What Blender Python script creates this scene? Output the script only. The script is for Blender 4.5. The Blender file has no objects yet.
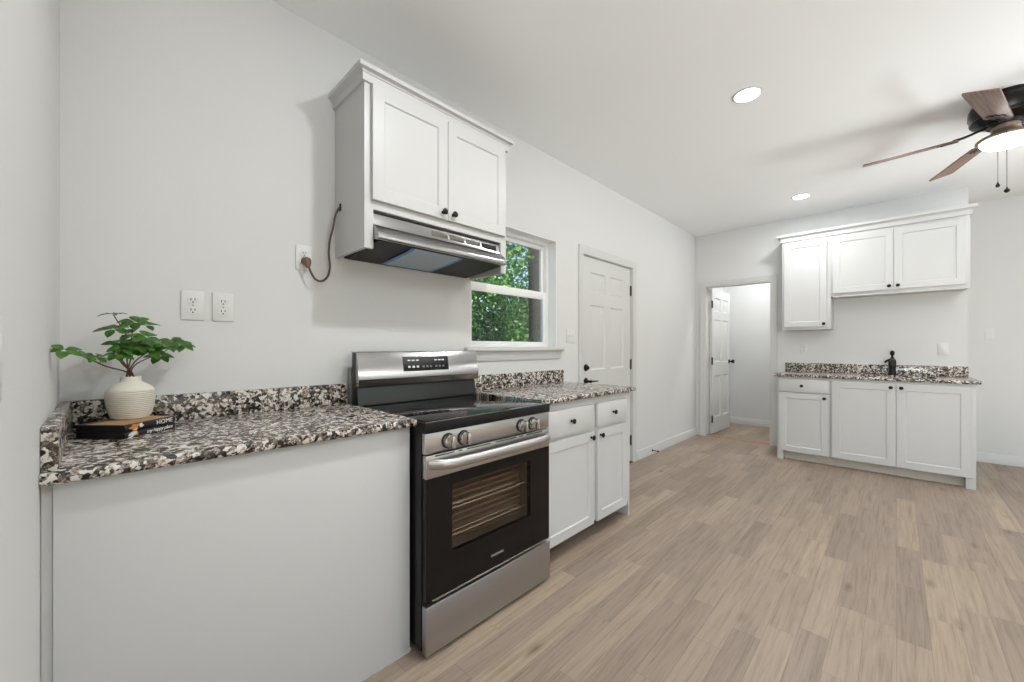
import bpy, bmesh, math, random
from mathutils import Vector, Matrix

S = bpy.context.scene
COL = S.collection
PI = math.pi
rad = math.radians

# ------------------------------------------------------------------ camera
F_PX = 397.7
cd = bpy.data.cameras.new('camera')
cam = bpy.data.objects.new('camera', cd)
COL.objects.link(cam)
cam.location = (0, 0, 1.20)
cam.rotation_euler = (rad(90), 0, rad(44.05 - 90))
cd.sensor_width = 36.0
cd.lens = F_PX / 1024 * 36.0
cd.shift_y = 7.0 / 1024
cd.clip_start = 0.02
cd.clip_end = 200
S.camera = cam

# ------------------------------------------------------------------ view, sky, sun, lamps
vs = S.view_settings
vs.view_transform = 'Standard'
vs.look = 'None'
vs.exposure = 0.27
vs.gamma = 1.0
vs.use_curve_mapping = False

W = bpy.data.worlds.new('sky')
S.world = W
W.use_nodes = True
wn, wl = W.node_tree.nodes, W.node_tree.links
wn.clear()
wo = wn.new('ShaderNodeOutputWorld')
wb = wn.new('ShaderNodeBackground')
wsky = wn.new('ShaderNodeTexSky')
wsky.sky_type = 'NISHITA'
wsky.sun_disc = False
wsky.sun_elevation = rad(48)
wsky.sun_rotation = rad(200)
wb.inputs['Strength'].default_value = 0.22
wl.new(wsky.outputs[0], wb.inputs[0])
wl.new(wb.outputs[0], wo.inputs[0])


def lamp(name, kind, loc, energy, color=(1, 1, 1), rot=(0, 0, 0), **kw):
    d = bpy.data.lights.new(name, kind)
    d.energy = energy
    d.color = color
    for k, v in kw.items():
        setattr(d, k, v)
    o = bpy.data.objects.new(name, d)
    o.location = loc
    o.rotation_euler = rot
    COL.objects.link(o)
    return o


CEIL = 2.745
sun = lamp('sun', 'SUN', (-4, -9, 9), 11.0, (1.0, 0.98, 0.94), angle=rad(0.6))
sun.rotation_euler = Vector((0.22, 0.74, -0.68)).to_track_quat('-Z', 'Y').to_euler()
# added fill lights at unseen window openings, tilted up to brighten ceiling and walls
XW_LAMP = -3.12
FILL_TINT = (0.92, 0.97, 1.0)
lamp('added_fill', 'AREA', (0.2, -3.52, 1.45), 24, FILL_TINT, (rad(126), 0, 0), shape='RECTANGLE', size=2.0, size_y=1.4, spread=rad(75))
lamp('added_fill', 'AREA', (3.9, -3.52, 1.45), 40, FILL_TINT, (rad(126), 0, 0), shape='RECTANGLE', size=2.0, size_y=1.4, spread=rad(75))
lamp('added_fill', 'AREA', (XW_LAMP, -1.7, 1.45), 53, FILL_TINT, (rad(112), 0, rad(-90)), shape='RECTANGLE', size=2.0, size_y=1.4, spread=rad(75))
CAN = [(2.74, 0.655), (4.96, 0.70), (1.15, 0.66), (0.60, -0.95), (2.74, -1.75), (4.90, -1.05)]
CAN_W = [7, 9, 15, 8, 9, 2.3]
for (cx, cy), cw in zip(CAN, CAN_W):
    lamp('recessed_lamp', 'AREA', (cx, cy, CEIL - 0.012), cw, (0.96, 0.985, 1.0), shape='DISK', size=0.13)
lamp('hall_fill', 'AREA', (6.35, 1.2, CEIL - 0.012), 15, (0.97, 0.985, 1.0), shape='DISK', size=0.16)  # added unseen source that brightens the hall to match the kitchen

# ------------------------------------------------------------------ materials


def new_mat(name):
    m = bpy.data.materials.new(name)
    m.use_nodes = True
    nt = m.node_tree
    b = nt.nodes['Principled BSDF']
    return m, nt, b


def lin(c):
    return tuple(((v / 255) / 12.92 if v <= 10 else (((v / 255) + 0.055) / 1.055) ** 2.4) for v in c) + (1,)


def plain(name, rgb, rough=0.5, metal=0.0, bump=0.0, bscale=200.0, coat=0.0, spec=0.5, var=0.0):
    m, nt, b = new_mat(name)
    c = lin(rgb)
    b.inputs['Base Color'].default_value = c
    b.inputs['Roughness'].default_value = rough
    b.inputs['Metallic'].default_value = metal
    b.inputs['Coat Weight'].default_value = coat
    b.inputs['Specular IOR Level'].default_value = spec
    tc = nt.nodes.new('ShaderNodeTexCoord')
    n = nt.nodes.new('ShaderNodeTexNoise')
    n.inputs['Scale'].default_value = bscale
    n.inputs['Detail'].default_value = 3
    nt.links.new(tc.outputs['Object'], n.inputs['Vector'])
    if bump > 0:
        bp = nt.nodes.new('ShaderNodeBump')
        bp.inputs['Strength'].default_value = bump
        bp.inputs['Distance'].default_value = 0.002
        nt.links.new(n.outputs['Fac'], bp.inputs['Height'])
        nt.links.new(bp.outputs['Normal'], b.inputs['Normal'])
    if var > 0:
        mx = nt.nodes.new('ShaderNodeMix')
        mx.data_type = 'RGBA'
        mx.inputs[6].default_value = tuple(v * (1 - var) for v in c[:3]) + (1,)
        mx.inputs[7].default_value = tuple(min(1, v * (1 + var)) for v in c[:3]) + (1,)
        nt.links.new(n.outputs['Fac'], mx.inputs[0])
        nt.links.new(mx.outputs[2], b.inputs['Base Color'])
    return m


def ramp(nt, stops, interp='LINEAR'):
    r = nt.nodes.new('ShaderNodeValToRGB')
    r.color_ramp.interpolation = interp
    els = r.color_ramp.elements
    while len(els) < len(stops):
        els.new(0.5)
    for e, (p, c) in zip(els, stops):
        e.position = p
        e.color = c
    return r


def mat_granite():
    m, nt, b = new_mat('granite')
    N, L = nt.nodes, nt.links
    tc = N.new('ShaderNodeTexCoord')
    ns = N.new('ShaderNodeTexNoise')
    ns.inputs['Scale'].default_value = 70
    ns.inputs['Detail'].default_value = 3
    L.new(tc.outputs['Object'], ns.inputs['Vector'])
    mad = N.new('ShaderNodeVectorMath')
    mad.operation = 'MULTIPLY_ADD'
    mad.inputs[1].default_value = (0.014, 0.014, 0.014)
    L.new(ns.outputs['Color'], mad.inputs[0])
    L.new(tc.outputs['Object'], mad.inputs[2])
    v1 = N.new('ShaderNodeTexVoronoi')
    v1.inputs['Scale'].default_value = 92
    L.new(mad.outputs[0], v1.inputs['Vector'])
    v2 = N.new('ShaderNodeTexVoronoi')
    v2.inputs['Scale'].default_value = 210
    L.new(mad.outputs[0], v2.inputs['Vector'])
    big = N.new('ShaderNodeTexNoise')
    big.inputs['Scale'].default_value = 22
    big.inputs['Detail'].default_value = 2
    L.new(tc.outputs['Object'], big.inputs['Vector'])
    s1 = N.new('ShaderNodeSeparateColor')
    L.new(v1.outputs['Color'], s1.inputs[0])
    s2 = N.new('ShaderNodeSeparateColor')
    L.new(v2.outputs['Color'], s2.inputs[0])
    a1 = N.new('ShaderNodeMath')
    a1.operation = 'MULTIPLY_ADD'
    a1.inputs[1].default_value = 0.72
    L.new(s1.outputs[0], a1.inputs[0])
    a2 = N.new('ShaderNodeMath')
    a2.operation = 'MULTIPLY'
    a2.inputs[1].default_value = 0.28
    L.new(s2.outputs[0], a2.inputs[0])
    L.new(a2.outputs[0], a1.inputs[2])
    a3 = N.new('ShaderNodeMath')
    a3.operation = 'MULTIPLY_ADD'
    a3.inputs[1].default_value = 0.5
    L.new(big.outputs['Fac'], a3.inputs[0])
    L.new(a1.outputs[0], a3.inputs[2])
    r = ramp(nt, [(0.0, lin((28, 25, 23))), (0.54, lin((66, 57, 50))), (0.67, lin((116, 103, 92))),
                  (0.80, lin((162, 150, 138))), (0.93, lin((212, 207, 199)))], 'CONSTANT')
    L.new(a3.outputs[0], r.inputs[0])
    L.new(r.outputs[0], b.inputs['Base Color'])
    b.inputs['Roughness'].default_value = 0.17
    return m


def mat_floor():
    m, nt, b = new_mat('vinyl_planks')
    N, L = nt.nodes, nt.links

    def math_(op, a=None, c=None, d=None):
        n = N.new('ShaderNodeMath')
        n.operation = op
        for i, v in enumerate((a, c, d)):
            if v is None:
                continue
            if isinstance(v, (int, float)):
                n.inputs[i].default_value = v
            else:
                L.new(v, n.inputs[i])
        return n.outputs[0]
    tc = N.new('ShaderNodeTexCoord')
    sp = N.new('ShaderNodeSeparateXYZ')
    L.new(tc.outputs['Object'], sp.inputs[0])
    X, Y = sp.outputs[0], sp.outputs[1]
    ry = math_('DIVIDE', math_('ADD', Y, 10.05), 0.1005)
    row = math_('FLOOR', ry)
    fy = math_('FRACT', ry)
    wr = N.new('ShaderNodeTexWhiteNoise')
    wr.noise_dimensions = '1D'
    L.new(row, wr.inputs['W'])
    # each row has its own plank length and its own start
    ln = math_('MULTIPLY_ADD', wr.outputs['Value'], 0.42, 0.5)
    wr2 = N.new('ShaderNodeTexWhiteNoise')
    wr2.noise_dimensions = '1D'
    L.new(math_('ADD', row, 31.7), wr2.inputs['W'])
    rx = math_('DIVIDE', math_('MULTIPLY_ADD', wr2.outputs['Value'], 3.0, math_('ADD', X, 20.0)), ln)
    colm = math_('FLOOR', rx)
    fx = math_('FRACT', rx)
    cv = N.new('ShaderNodeCombineXYZ')
    L.new(row, cv.inputs[0])
    L.new(colm, cv.inputs[1])
    wc = N.new('ShaderNodeTexWhiteNoise')
    wc.noise_dimensions = '3D'
    L.new(cv.outputs[0], wc.inputs['Vector'])
    sc = N.new('ShaderNodeSeparateColor')
    L.new(wc.outputs['Color'], sc.inputs[0])
    base = ramp(nt, [(0.0, lin((141, 125, 111))), (0.4, lin((151, 134, 119))), (0.75, lin((158, 140, 123))), (1.0, lin((167, 149, 129)))])
    L.new(sc.outputs[0], base.inputs[0])
    # wood grain stretched along the plank, shifted per plank
    gv = N.new('ShaderNodeCombineXYZ')
    L.new(math_('MULTIPLY_ADD', sc.outputs[1], 40.0, math_('MULTIPLY', X, 1.6)), gv.inputs[0])
    L.new(math_('MULTIPLY', Y, 34.0), gv.inputs[1])
    L.new(math_('MULTIPLY', sc.outputs[2], 30.0), gv.inputs[2])
    g = N.new('ShaderNodeTexNoise')
    g.inputs['Scale'].default_value = 1.6
    g.inputs['Detail'].default_value = 9
    g.inputs['Roughness'].default_value = 0.7
    g.inputs['Distortion'].default_value = 0.5
    L.new(gv.outputs[0], g.inputs['Vector'])
    gr = ramp(nt, [(0.3, (0.64, 0.62, 0.60, 1)), (0.5, (0.97, 0.97, 0.97, 1)), (0.7, (1.16, 1.16, 1.15, 1))])
    L.new(g.outputs['Fac'], gr.inputs[0])
    mx = N.new('ShaderNodeMix')
    mx.data_type = 'RGBA'
    mx.blend_type = 'MULTIPLY'
    mx.inputs[0].default_value = 1.0
    L.new(base.outputs[0], mx.inputs[6])
    L.new(gr.outputs[0], mx.inputs[7])
    # knots
    kv = N.new('ShaderNodeCombineXYZ')
    L.new(math_('MULTIPLY', X, 2.2), kv.inputs[0])
    L.new(math_('MULTIPLY', Y, 6.0), kv.inputs[1])
    kn = N.new('ShaderNodeTexVoronoi')
    kn.inputs['Scale'].default_value = 1.0
    L.new(kv.outputs[0], kn.inputs['Vector'])
    kr = ramp(nt, [(0.0, (0.34, 0.28, 0.25, 1)), (0.06, (0.7, 0.66, 0.63, 1)), (0.16, (1, 1, 1, 1))])
    L.new(kn.outputs['Distance'], kr.inputs[0])
    mk = N.new('ShaderNodeMix')
    mk.data_type = 'RGBA'
    mk.blend_type = 'MULTIPLY'
    mk.inputs[0].default_value = 0.85
    L.new(mx.outputs[2], mk.inputs[6])
    L.new(kr.outputs[0], mk.inputs[7])
    # seams
    ey = math_('MULTIPLY', math_('MINIMUM', fy, math_('SUBTRACT', 1.0, fy)), 0.1005)
    ex = math_('MULTIPLY', math_('MINIMUM', fx, math_('SUBTRACT', 1.0, fx)), ln)
    e = math_('MINIMUM', ey, ex)
    seam = math_('LESS_THAN', e, 0.0011)
    ms = N.new('ShaderNodeMix')
    ms.data_type = 'RGBA'
    L.new(math_('MULTIPLY', seam, 0.32), ms.inputs[0])
    L.new(mk.outputs[2], ms.inputs[6])
    ms.inputs[7].default_value = lin((70, 56, 46))
    L.new(ms.outputs[2], b.inputs['Base Color'])
    b.inputs['Roughness'].default_value = 0.42
    b.inputs['Specular IOR Level'].default_value = 0.4
    bp = N.new('ShaderNodeBump')
    bp.inputs['Strength'].default_value = 0.12
    bp.inputs['Distance'].default_value = 0.002
    L.new(g.outputs['Fac'], bp.inputs['Height'])
    L.new(bp.outputs['Normal'], b.inputs['Normal'])
    return m


def mat_steel(name, rgb, rough=0.27, aniso=0.7):
    m, nt, b = new_mat(name)
    N, L = nt.nodes, nt.links
    b.inputs['Metallic'].default_value = 1.0
    b.inputs['Roughness'].default_value = rough
    b.inputs['Anisotropic'].default_value = aniso
    tg = N.new('ShaderNodeTangent')
    tg.direction_type = 'RADIAL'
    tg.axis = 'Z'
    L.new(tg.outputs[0], b.inputs['Tangent'])
    tc = N.new('ShaderNodeTexCoord')
    mp = N.new('ShaderNodeMapping')
    mp.inputs['Scale'].default_value = (4, 4, 900)
    L.new(tc.outputs['Object'], mp.inputs[0])
    n = N.new('ShaderNodeTexNoise')
    n.inputs['Scale'].default_value = 1.0
    L.new(mp.outputs[0], n.inputs['Vector'])
    c = lin(rgb)
    r = ramp(nt, [(0.3, tuple(v * 0.92 for v in c[:3]) + (1,)), (0.7, c)])
    L.new(n.outputs['Fac'], r.inputs[0])
    L.new(r.outputs[0], b.inputs['Base Color'])
    return m


def mat_wood(name, dark, light, sx=3.0, sy=60.0, rough=0.4):
    m, nt, b = new_mat(name)
    N, L = nt.nodes, nt.links
    tc = N.new('ShaderNodeTexCoord')
    mp = N.new('ShaderNodeMapping')
    mp.inputs['Scale'].default_value = (sx, sy, sy)
    L.new(tc.outputs['Object'], mp.inputs[0])
    n = N.new('ShaderNodeTexNoise')
    n.inputs['Scale'].default_value = 1.2
    n.inputs['Detail'].default_value = 6
    L.new(mp.outputs[0], n.inputs['Vector'])
    r = ramp(nt, [(0.3, lin(dark)), (0.7, lin(light))])
    L.new(n.outputs['Fac'], r.inputs[0])
    L.new(r.outputs[0], b.inputs['Base Color'])
    b.inputs['Roughness'].default_value = rough
    return m


def mat_emit(name, rgb, strength):
    m, nt, b = new_mat(name)
    b.inputs['Base Color'].default_value = (0.9, 0.9, 0.9, 1)
    b.inputs['Emission Color'].default_value = (*rgb, 1)
    b.inputs['Emission Strength'].default_value = strength
    return m


def mat_tint(name, rgb, trans, gloss_rough=0.03, ior=1.45):
    """thin glass: fresnel reflection over a tinted see-through body"""
    m, nt, b = new_mat(name)
    N, L = nt.nodes, nt.links
    N.remove(b)
    out = N['Material Output']
    t = N.new('ShaderNodeBsdfTransparent')
    t.inputs[0].default_value = (*[c * trans for c in rgb], 1)
    g = N.new('ShaderNodeBsdfGlossy')
    g.inputs['Roughness'].default_value = gloss_rough
    fr = N.new('ShaderNodeFresnel')
    fr.inputs[0].default_value = ior
    mx = N.new('ShaderNodeMixShader')
    L.new(fr.outputs[0], mx.inputs[0])
    L.new(t.outputs[0], mx.inputs[1])
    L.new(g.outputs[0], mx.inputs[2])
    L.new(mx.outputs[0], out.inputs[0])
    return m


def mat_leaf(name, dark, light, rough=0.45, trans=0.25, scale=9.0):
    m, nt, b = new_mat(name)
    N, L = nt.nodes, nt.links
    tc = N.new('ShaderNodeTexCoord')
    n = N.new('ShaderNodeTexNoise')
    n.inputs['Scale'].default_value = scale
    n.inputs['Detail'].default_value = 4
    L.new(tc.outputs['Object'], n.inputs['Vector'])
    r = ramp(nt, [(0.3, lin(dark)), (0.7, lin(light))])
    L.new(n.outputs['Fac'], r.inputs[0])
    L.new(r.outputs[0], b.inputs['Base Color'])
    b.inputs['Roughness'].default_value = rough
    out = N['Material Output']
    tr = N.new('ShaderNodeBsdfTranslucent')
    L.new(r.outputs[0], tr.inputs[0])
    mx = N.new('ShaderNodeMixShader')
    mx.inputs[0].default_value = trans
    L.new(b.outputs[0], mx.inputs[1])
    L.new(tr.outputs[0], mx.inputs[2])
    L.new(mx.outputs[0], out.inputs[0])
    return m


def mat_vase():
    m, nt, b = new_mat('ribbed_ceramic')
    N, L = nt.nodes, nt.links
    b.inputs['Base Color'].default_value = lin((226, 220, 206))
    b.inputs['Roughness'].default_value = 0.6
    tc = N.new('ShaderNodeTexCoord')
    w = N.new('ShaderNodeTexWave')
    w.bands_direction = 'Z'
    w.inputs['Scale'].default_value = 50
    w.inputs['Distortion'].default_value = 3.2
    w.inputs['Detail'].default_value = 1
    w.inputs['Detail Scale'].default_value = 0.35
    L.new(tc.outputs['Object'], w.inputs['Vector'])
    sp = N.new('ShaderNodeSeparateXYZ')
    L.new(tc.outputs['Object'], sp.inputs[0])
    lt = N.new('ShaderNodeMath')
    lt.operation = 'LESS_THAN'
    lt.inputs[1].default_value = 0.095
    L.new(sp.outputs[2], lt.inputs[0])
    mu = N.new('ShaderNodeMath')
    mu.operation = 'MULTIPLY'
    L.new(w.outputs['Fac'], mu.inputs[0])
    L.new(lt.outputs[0], mu.inputs[1])
    bp = N.new('ShaderNodeBump')
    bp.inputs['Strength'].default_value = 0.75
    bp.inputs['Distance'].default_value = 0.004
    L.new(mu.outputs[0], bp.inputs['Height'])
    L.new(bp.outputs['Normal'], b.inputs['Normal'])
    return m


def mat_film():
    m, nt, b = new_mat('cloudy_film')
    b.inputs['Base Color'].default_value = lin((186, 202, 214))
    b.inputs['Roughness'].default_value = 0.3
    tr = nt.nodes.new('ShaderNodeBsdfTransparent')
    mx = nt.nodes.new('ShaderNodeMixShader')
    mx.inputs[0].default_value = 0.75
    nt.links.new(tr.outputs[0], mx.inputs[1])
    nt.links.new(b.outputs[0], mx.inputs[2])
    nt.links.new(mx.outputs[0], nt.nodes['Material Output'].inputs[0])
    return m


M = dict(
    wall=plain('wall_paint', (213, 213, 211), 0.7, bump=0.22, bscale=170),
    ceiling=plain('ceiling_paint', (243, 244, 243), 0.8, bump=0.15, bscale=120),
    cab=plain('cabinet_paint', (199, 199, 197), 0.38, bump=0.02, bscale=60),
    trim=plain('trim_paint', (205, 205, 202), 0.42, bump=0.02, bscale=60),
    toe=plain('toe_board', (205, 198, 186), 0.6, var=0.1, bscale=30),
    toedark=plain('toe_board_dark', (92, 76, 64), 0.6, var=0.12, bscale=40),  # darker brown than the other toe boards
    floor=mat_floor(),
    granite=mat_granite(),
    steel=mat_steel('brushed_steel', (196, 194, 192), 0.3),
    steel_dark=mat_steel('brushed_steel_drawer', (182, 182, 184), 0.3),
    chamfer=mat_steel('brushed_steel_edge', (160, 150, 140), 0.2, 0.3),
    hood_steel=mat_steel('hood_steel', (166, 165, 164), 0.2, 0.5),
    polished=plain('polished_steel', (210, 207, 203), 0.16, 1.0),
    galv=plain('galvanised_sheet', (150, 154, 154), 0.5, 0.8, var=0.1, bscale=30),
    black=plain('black_enamel', (17, 17, 17), 0.3, bump=0.01, spec=0.3),
    blackpanel=plain('black_backguard_panel', (40, 41, 41), 0.25),
    blackglass=plain('black_ceramic_glass', (8, 8, 9), 0.045, spec=0.6),
    ring=plain('burner_print', (52, 52, 54), 0.15),
    doorglass=plain('oven_black_glass', (18, 15, 13), 0.08, spec=0.25),
    window_tint=mat_tint('oven_window_glass', (0.92, 0.88, 0.83), 0.88, 0.03, 1.16),
    cavity=plain('oven_cavity', (132, 116, 104), 0.55, var=0.1, bscale=12),
    cavity_side=plain('oven_cavity_side', (128, 122, 108), 0.6),
    rack=plain('oven_rack_chrome', (215, 205, 195), 0.25, 0.6),
    marks=plain('printed_marks', (225, 225, 222), 0.5),
    markmid=plain('printed_marks_grey', (178, 178, 176), 0.5),
    markdim=plain('printed_marks_dim', (110, 110, 108), 0.5),
    knobblack=plain('oil_rubbed_bronze', (26, 22, 20), 0.35, 0.5),
    blackhole=plain('dark_slot', (12, 12, 12), 0.6),
    plate=plain('switch_plate_plastic', (216, 216, 214), 0.4),
    hinge=plain('dark_hinge', (44, 38, 34), 0.4, 0.7),
    cord=plain('brown_cord', (88, 70, 60), 0.5),
    plug=plain('brown_plug', (108, 84, 66), 0.5),
    filter=plain('hood_underside', (30, 29, 28), 0.5, 0.3, bump=0.3, bscale=150),
    grille=plain('hood_grille', (120, 116, 110), 0.35, 0.9),
    film=mat_film(),
    bluetape=plain('blue_film_edge', (66, 132, 184), 0.4),
    filmline=plain('pale_blue_film', (120, 160, 176), 0.35),
    vase=mat_vase(),
    book=plain('book_cover_black', (20, 19, 19), 0.4, bump=0.05),
    tan=plain('book_cover_tan', (176, 140, 96), 0.5, var=0.1, bscale=40),
    white=plain('white_ink', (236, 234, 228), 0.5),
    orange=plain('orange_ink', (214, 134, 52), 0.5, var=0.15, bscale=120),
    leaf=mat_leaf('plant_leaf', (18, 62, 14), (80, 132, 38), 0.35, 0.15, 45),
    stem=plain('plant_stem', (96, 66, 48), 0.6),
    blade=mat_wood('walnut_blade', (78, 56, 43), (142, 108, 82), 4, 70, 0.34),
    fanmetal=plain('fan_bronze_black', (24, 22, 21), 0.35, 0.6),
    fitter=plain('fan_bronze_fitter', (120, 104, 90), 0.4, 0.5),
    bowl=mat_emit('lit_glass_bowl', (1.0, 0.985, 0.96), 12.0),
    canlens=mat_emit('lit_can_lens', (1.0, 0.98, 0.95), 14.0),
    chain=plain('bead_chain', (120, 112, 104), 0.35, 0.8),
    vinyl=plain('window_vinyl', (238, 239, 238), 0.35),
    pane=mat_tint('window_glass', (0.96, 0.985, 0.98), 0.96, 0.0, 1.25),
    bark=plain('bark', (42, 37, 34), 0.9, bump=1.0, bscale=14, var=0.4),
    treeleaf=mat_leaf('tree_leaf', (24, 62, 22), (104, 150, 54), 0.4, 0.3, 1.1),
    hedgeleaf=mat_leaf('wood_leaf', (14, 44, 26), (74, 118, 48), 0.4, 0.25, 0.8),
    grass=plain('lawn', (74, 104, 48), 0.9, var=0.4, bscale=6),
    oak=mat_wood('oak_strip', (140, 104, 78), (172, 132, 102), 30, 3, 0.45),
    sink=plain('sink_steel', (140, 138, 134), 0.3, 0.9),
)

# ------------------------------------------------------------------ mesh helpers


def BM():
    return bmesh.new()


def box(bm, x0, x1, y0, y1, z0, z1, bev=0.0, seg=2):
    x0, x1 = min(x0, x1), max(x0, x1)
    y0, y1 = min(y0, y1), max(y0, y1)
    z0, z1 = min(z0, z1), max(z0, z1)
    v = [bm.verts.new(p) for p in ((x0, y0, z0), (x1, y0, z0), (x1, y1, z0), (x0, y1, z0),
                                   (x0, y0, z1), (x1, y0, z1), (x1, y1, z1), (x0, y1, z1))]
    fs = [bm.faces.new([v[i] for i in q]) for q in
          ((0, 3, 2, 1), (4, 5, 6, 7), (0, 1, 5, 4), (1, 2, 6, 5), (2, 3, 7, 6), (3, 0, 4, 7))]
    if bev > 0:
        es = set()
        for f in fs:
            es.update(f.edges)
        bmesh.ops.bevel(bm, geom=list(es), offset=bev, segments=seg, profile=0.5, affect='EDGES', clamp_overlap=True)


def prism(bm, pts, fn, a, b):
    """extrude a 2-D outline; fn(u, v, w) -> xyz"""
    A = [bm.verts.new(fn(u, v, a)) for u, v in pts]
    B = [bm.verts.new(fn(u, v, b)) for u, v in pts]
    n = len(pts)
    bm.faces.new(A)
    bm.faces.new(B[::-1])
    for i in range(n):
        j = (i + 1) % n
        bm.faces.new((A[i], B[i], B[j], A[j]))


def lathe(bm, prof, c=(0, 0, 0), n=24, mtx=None, cap0=True, cap1=True):
    """revolve (r, h) about an axis (default +Z) through c"""
    rings = []
    for r, h in prof:
        ring = []
        for i in range(n):
            a = 2 * PI * i / n
            p = Vector((r * math.cos(a), r * math.sin(a), h))
            if mtx is not None:
                p = mtx @ p
            ring.append(bm.verts.new(p + Vector(c)))
        rings.append(ring)
    for k in range(len(rings) - 1):
        for i in range(n):
            j = (i + 1) % n
            bm.faces.new((rings[k][i], rings[k][j], rings[k + 1][j], rings[k + 1][i]))
    if cap0:
        bm.faces.new(rings[0][::-1])
    if cap1:
        bm.faces.new(rings[-1])


TO_MY = Matrix.Rotation(rad(90), 3, 'X')      # +Z -> -Y
TO_MX = Matrix.Rotation(rad(-90), 3, 'Y')     # +Z -> -X
TO_PX = Matrix.Rotation(rad(90), 3, 'Y')      # +Z -> +X


def smooth_path(pts, k=6):
    P = [Vector(p) for p in pts]
    out = []
    for i in range(len(P) - 1):
        p0 = P[max(i - 1, 0)]
        p1, p2 = P[i], P[i + 1]
        p3 = P[min(i + 2, len(P) - 1)]
        for s in range(k):
            t = s / k
            out.append(0.5 * ((2 * p1) + (p2 - p0) * t + (2 * p0 - 5 * p1 + 4 * p2 - p3) * t * t
                              + (-p0 + 3 * p1 - 3 * p2 + p3) * t ** 3))
    out.append(P[-1])
    return out


def tube(bm, pts, r, n=8, flat=1.0):
    P = [Vector(p) for p in pts]
    R = r if isinstance(r, (list, tuple)) else [r] * len(P)
    up = Vector((0, 0, 1))
    rings = []
    prev = None
    for i, p in enumerate(P):
        d = (P[min(i + 1, len(P) - 1)] - P[max(i - 1, 0)]).normalized()
        if prev is None:
            s = d.cross(up)
            if s.length < 1e-3:
                s = d.cross(Vector((1, 0, 0)))
        else:
            s = prev - d * prev.dot(d)
        s.normalize()
        prev = s
        t = s.cross(d)
        rings.append([bm.verts.new(p + (s * math.cos(2 * PI * k / n) + t * math.sin(2 * PI * k / n) * flat) * R[i]) for k in range(n)])
    for a, b in zip(rings, rings[1:]):
        for k in range(n):
            j = (k + 1) % n
            bm.faces.new((a[k], a[j], b[j], b[k]))
    bm.faces.new(rings[0][::-1])
    bm.faces.new(rings[-1])


def root_loc(o):
    v = Vector((0, 0, 0))
    while o is not None:
        v += o.location
        o = o.parent
    return v


def obj(name, bm, mat, parent=None, local=False, smooth=35, recalc=True):
    """link a bmesh as ONE mesh object; world coordinates unless local"""
    if recalc:
        bmesh.ops.recalc_face_normals(bm, faces=bm.faces)
    if parent is not None and not local:
        bmesh.ops.translate(bm, verts=bm.verts, vec=-root_loc(parent))
    me = bpy.data.meshes.new(name)
    bm.to_mesh(me)
    bm.free()
    if smooth:
        for p in me.polygons:
            p.use_smooth = True
        me.set_sharp_from_angle(angle=rad(smooth))
    o = bpy.data.objects.new(name, me)
    COL.objects.link(o)
    me.materials.append(M[mat])
    if parent is not None:
        o.parent = parent
    return o


def thing(name, label, cat, loc=(0, 0, 0), group=None, rotz=0.0):
    o = bpy.data.objects.new(name, None)
    o.empty_display_size = 0.1
    o.location = loc
    o.rotation_euler = (0, 0, rotz)
    COL.objects.link(o)
    return tag(o, label, cat, group)


def tag(o, label, cat, group=None):
    o['label'] = label
    o['category'] = cat
    if group:
        o['group'] = group
    return o


def struct(name, bm, mat, parent=None, label=None, smooth=35):
    o = obj(name, bm, mat, parent, smooth=smooth)
    if parent is None:
        o['kind'] = 'structure'
        if label:
            o['label'] = label
    return o


def text_obj(name, body, size, mat, parent, mtx, local=False, depth=0.0004, shear=0.0, spacing=1.0, align='CENTER', weight=0.0):
    cu = bpy.data.curves.new(name, 'FONT')
    cu.body = body
    cu.size = size
    cu.extrude = depth
    cu.shear = shear
    cu.space_character = spacing
    cu.align_x = align
    cu.align_y = 'CENTER'
    cu.offset = weight
    cu.resolution_u = 3
    t = bpy.data.objects.new(name, cu)
    COL.objects.link(t)
    bpy.context.view_layer.update()
    dg = bpy.context.evaluated_depsgraph_get()
    me = bpy.data.meshes.new_from_object(t.evaluated_get(dg))
    bpy.data.objects.remove(t)
    me.transform(mtx)
    if not local:
        me.transform(Matrix.Translation(-root_loc(parent)))
    me.materials.clear()
    me.materials.append(M[mat])
    o = bpy.data.objects.new(name, me)
    COL.objects.link(o)
    o.parent = parent
    return o


# frames for things on a wall: (u along the wall, w out of the wall, z up) -> world
def on_north(y):
    return lambda u, w, z: (u, y - w, z)


def on_east(x):
    return lambda u, w, z: (x - w, u, z)


def on_west(x):
    return lambda u, w, z: (x + w, u, z)


def fbox(bm, fr, u0, u1, w0, w1, z0, z1, bev=0.0):
    a = fr(u0, w0, z0)
    b = fr(u1, w1, z1)
    box(bm, a[0], b[0], a[1], b[1], a[2], b[2], bev)


def shaker(bm, fr, u0, u1, z0, z1, w0, t=0.019, rail=0.056, deep=0.007):
    """five-piece door: stiles and rails round a recessed flat panel"""
    e = 0.0015
    rings = [((0, 0), w0), ((0, 0), w0 + t - e), ((e, e), w0 + t), ((rail, rail), w0 + t),
             ((rail + 0.006, rail + 0.006), w0 + t - deep)]
    R = []
    for (iu, iz), w in rings:
        R.append([bm.verts.new(fr(u, w, z)) for u, z in ((u0 + iu, z0 + iz), (u1 - iu, z0 + iz), (u1 - iu, z1 - iz), (u0 + iu, z1 - iz))])
    bm.faces.new(R[0])
    for a, b in zip(R, R[1:]):
        for i in range(4):
            j = (i + 1) % 4
            bm.faces.new((a[i], a[j], b[j], b[i]))
    bm.faces.new(R[-1])


def slab_front(bm, fr, u0, u1, z0, z1, w0, t=0.019):
    fbox(bm, fr, u0, u1, w0, w0 + t, z0, z1, 0.002)


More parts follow.
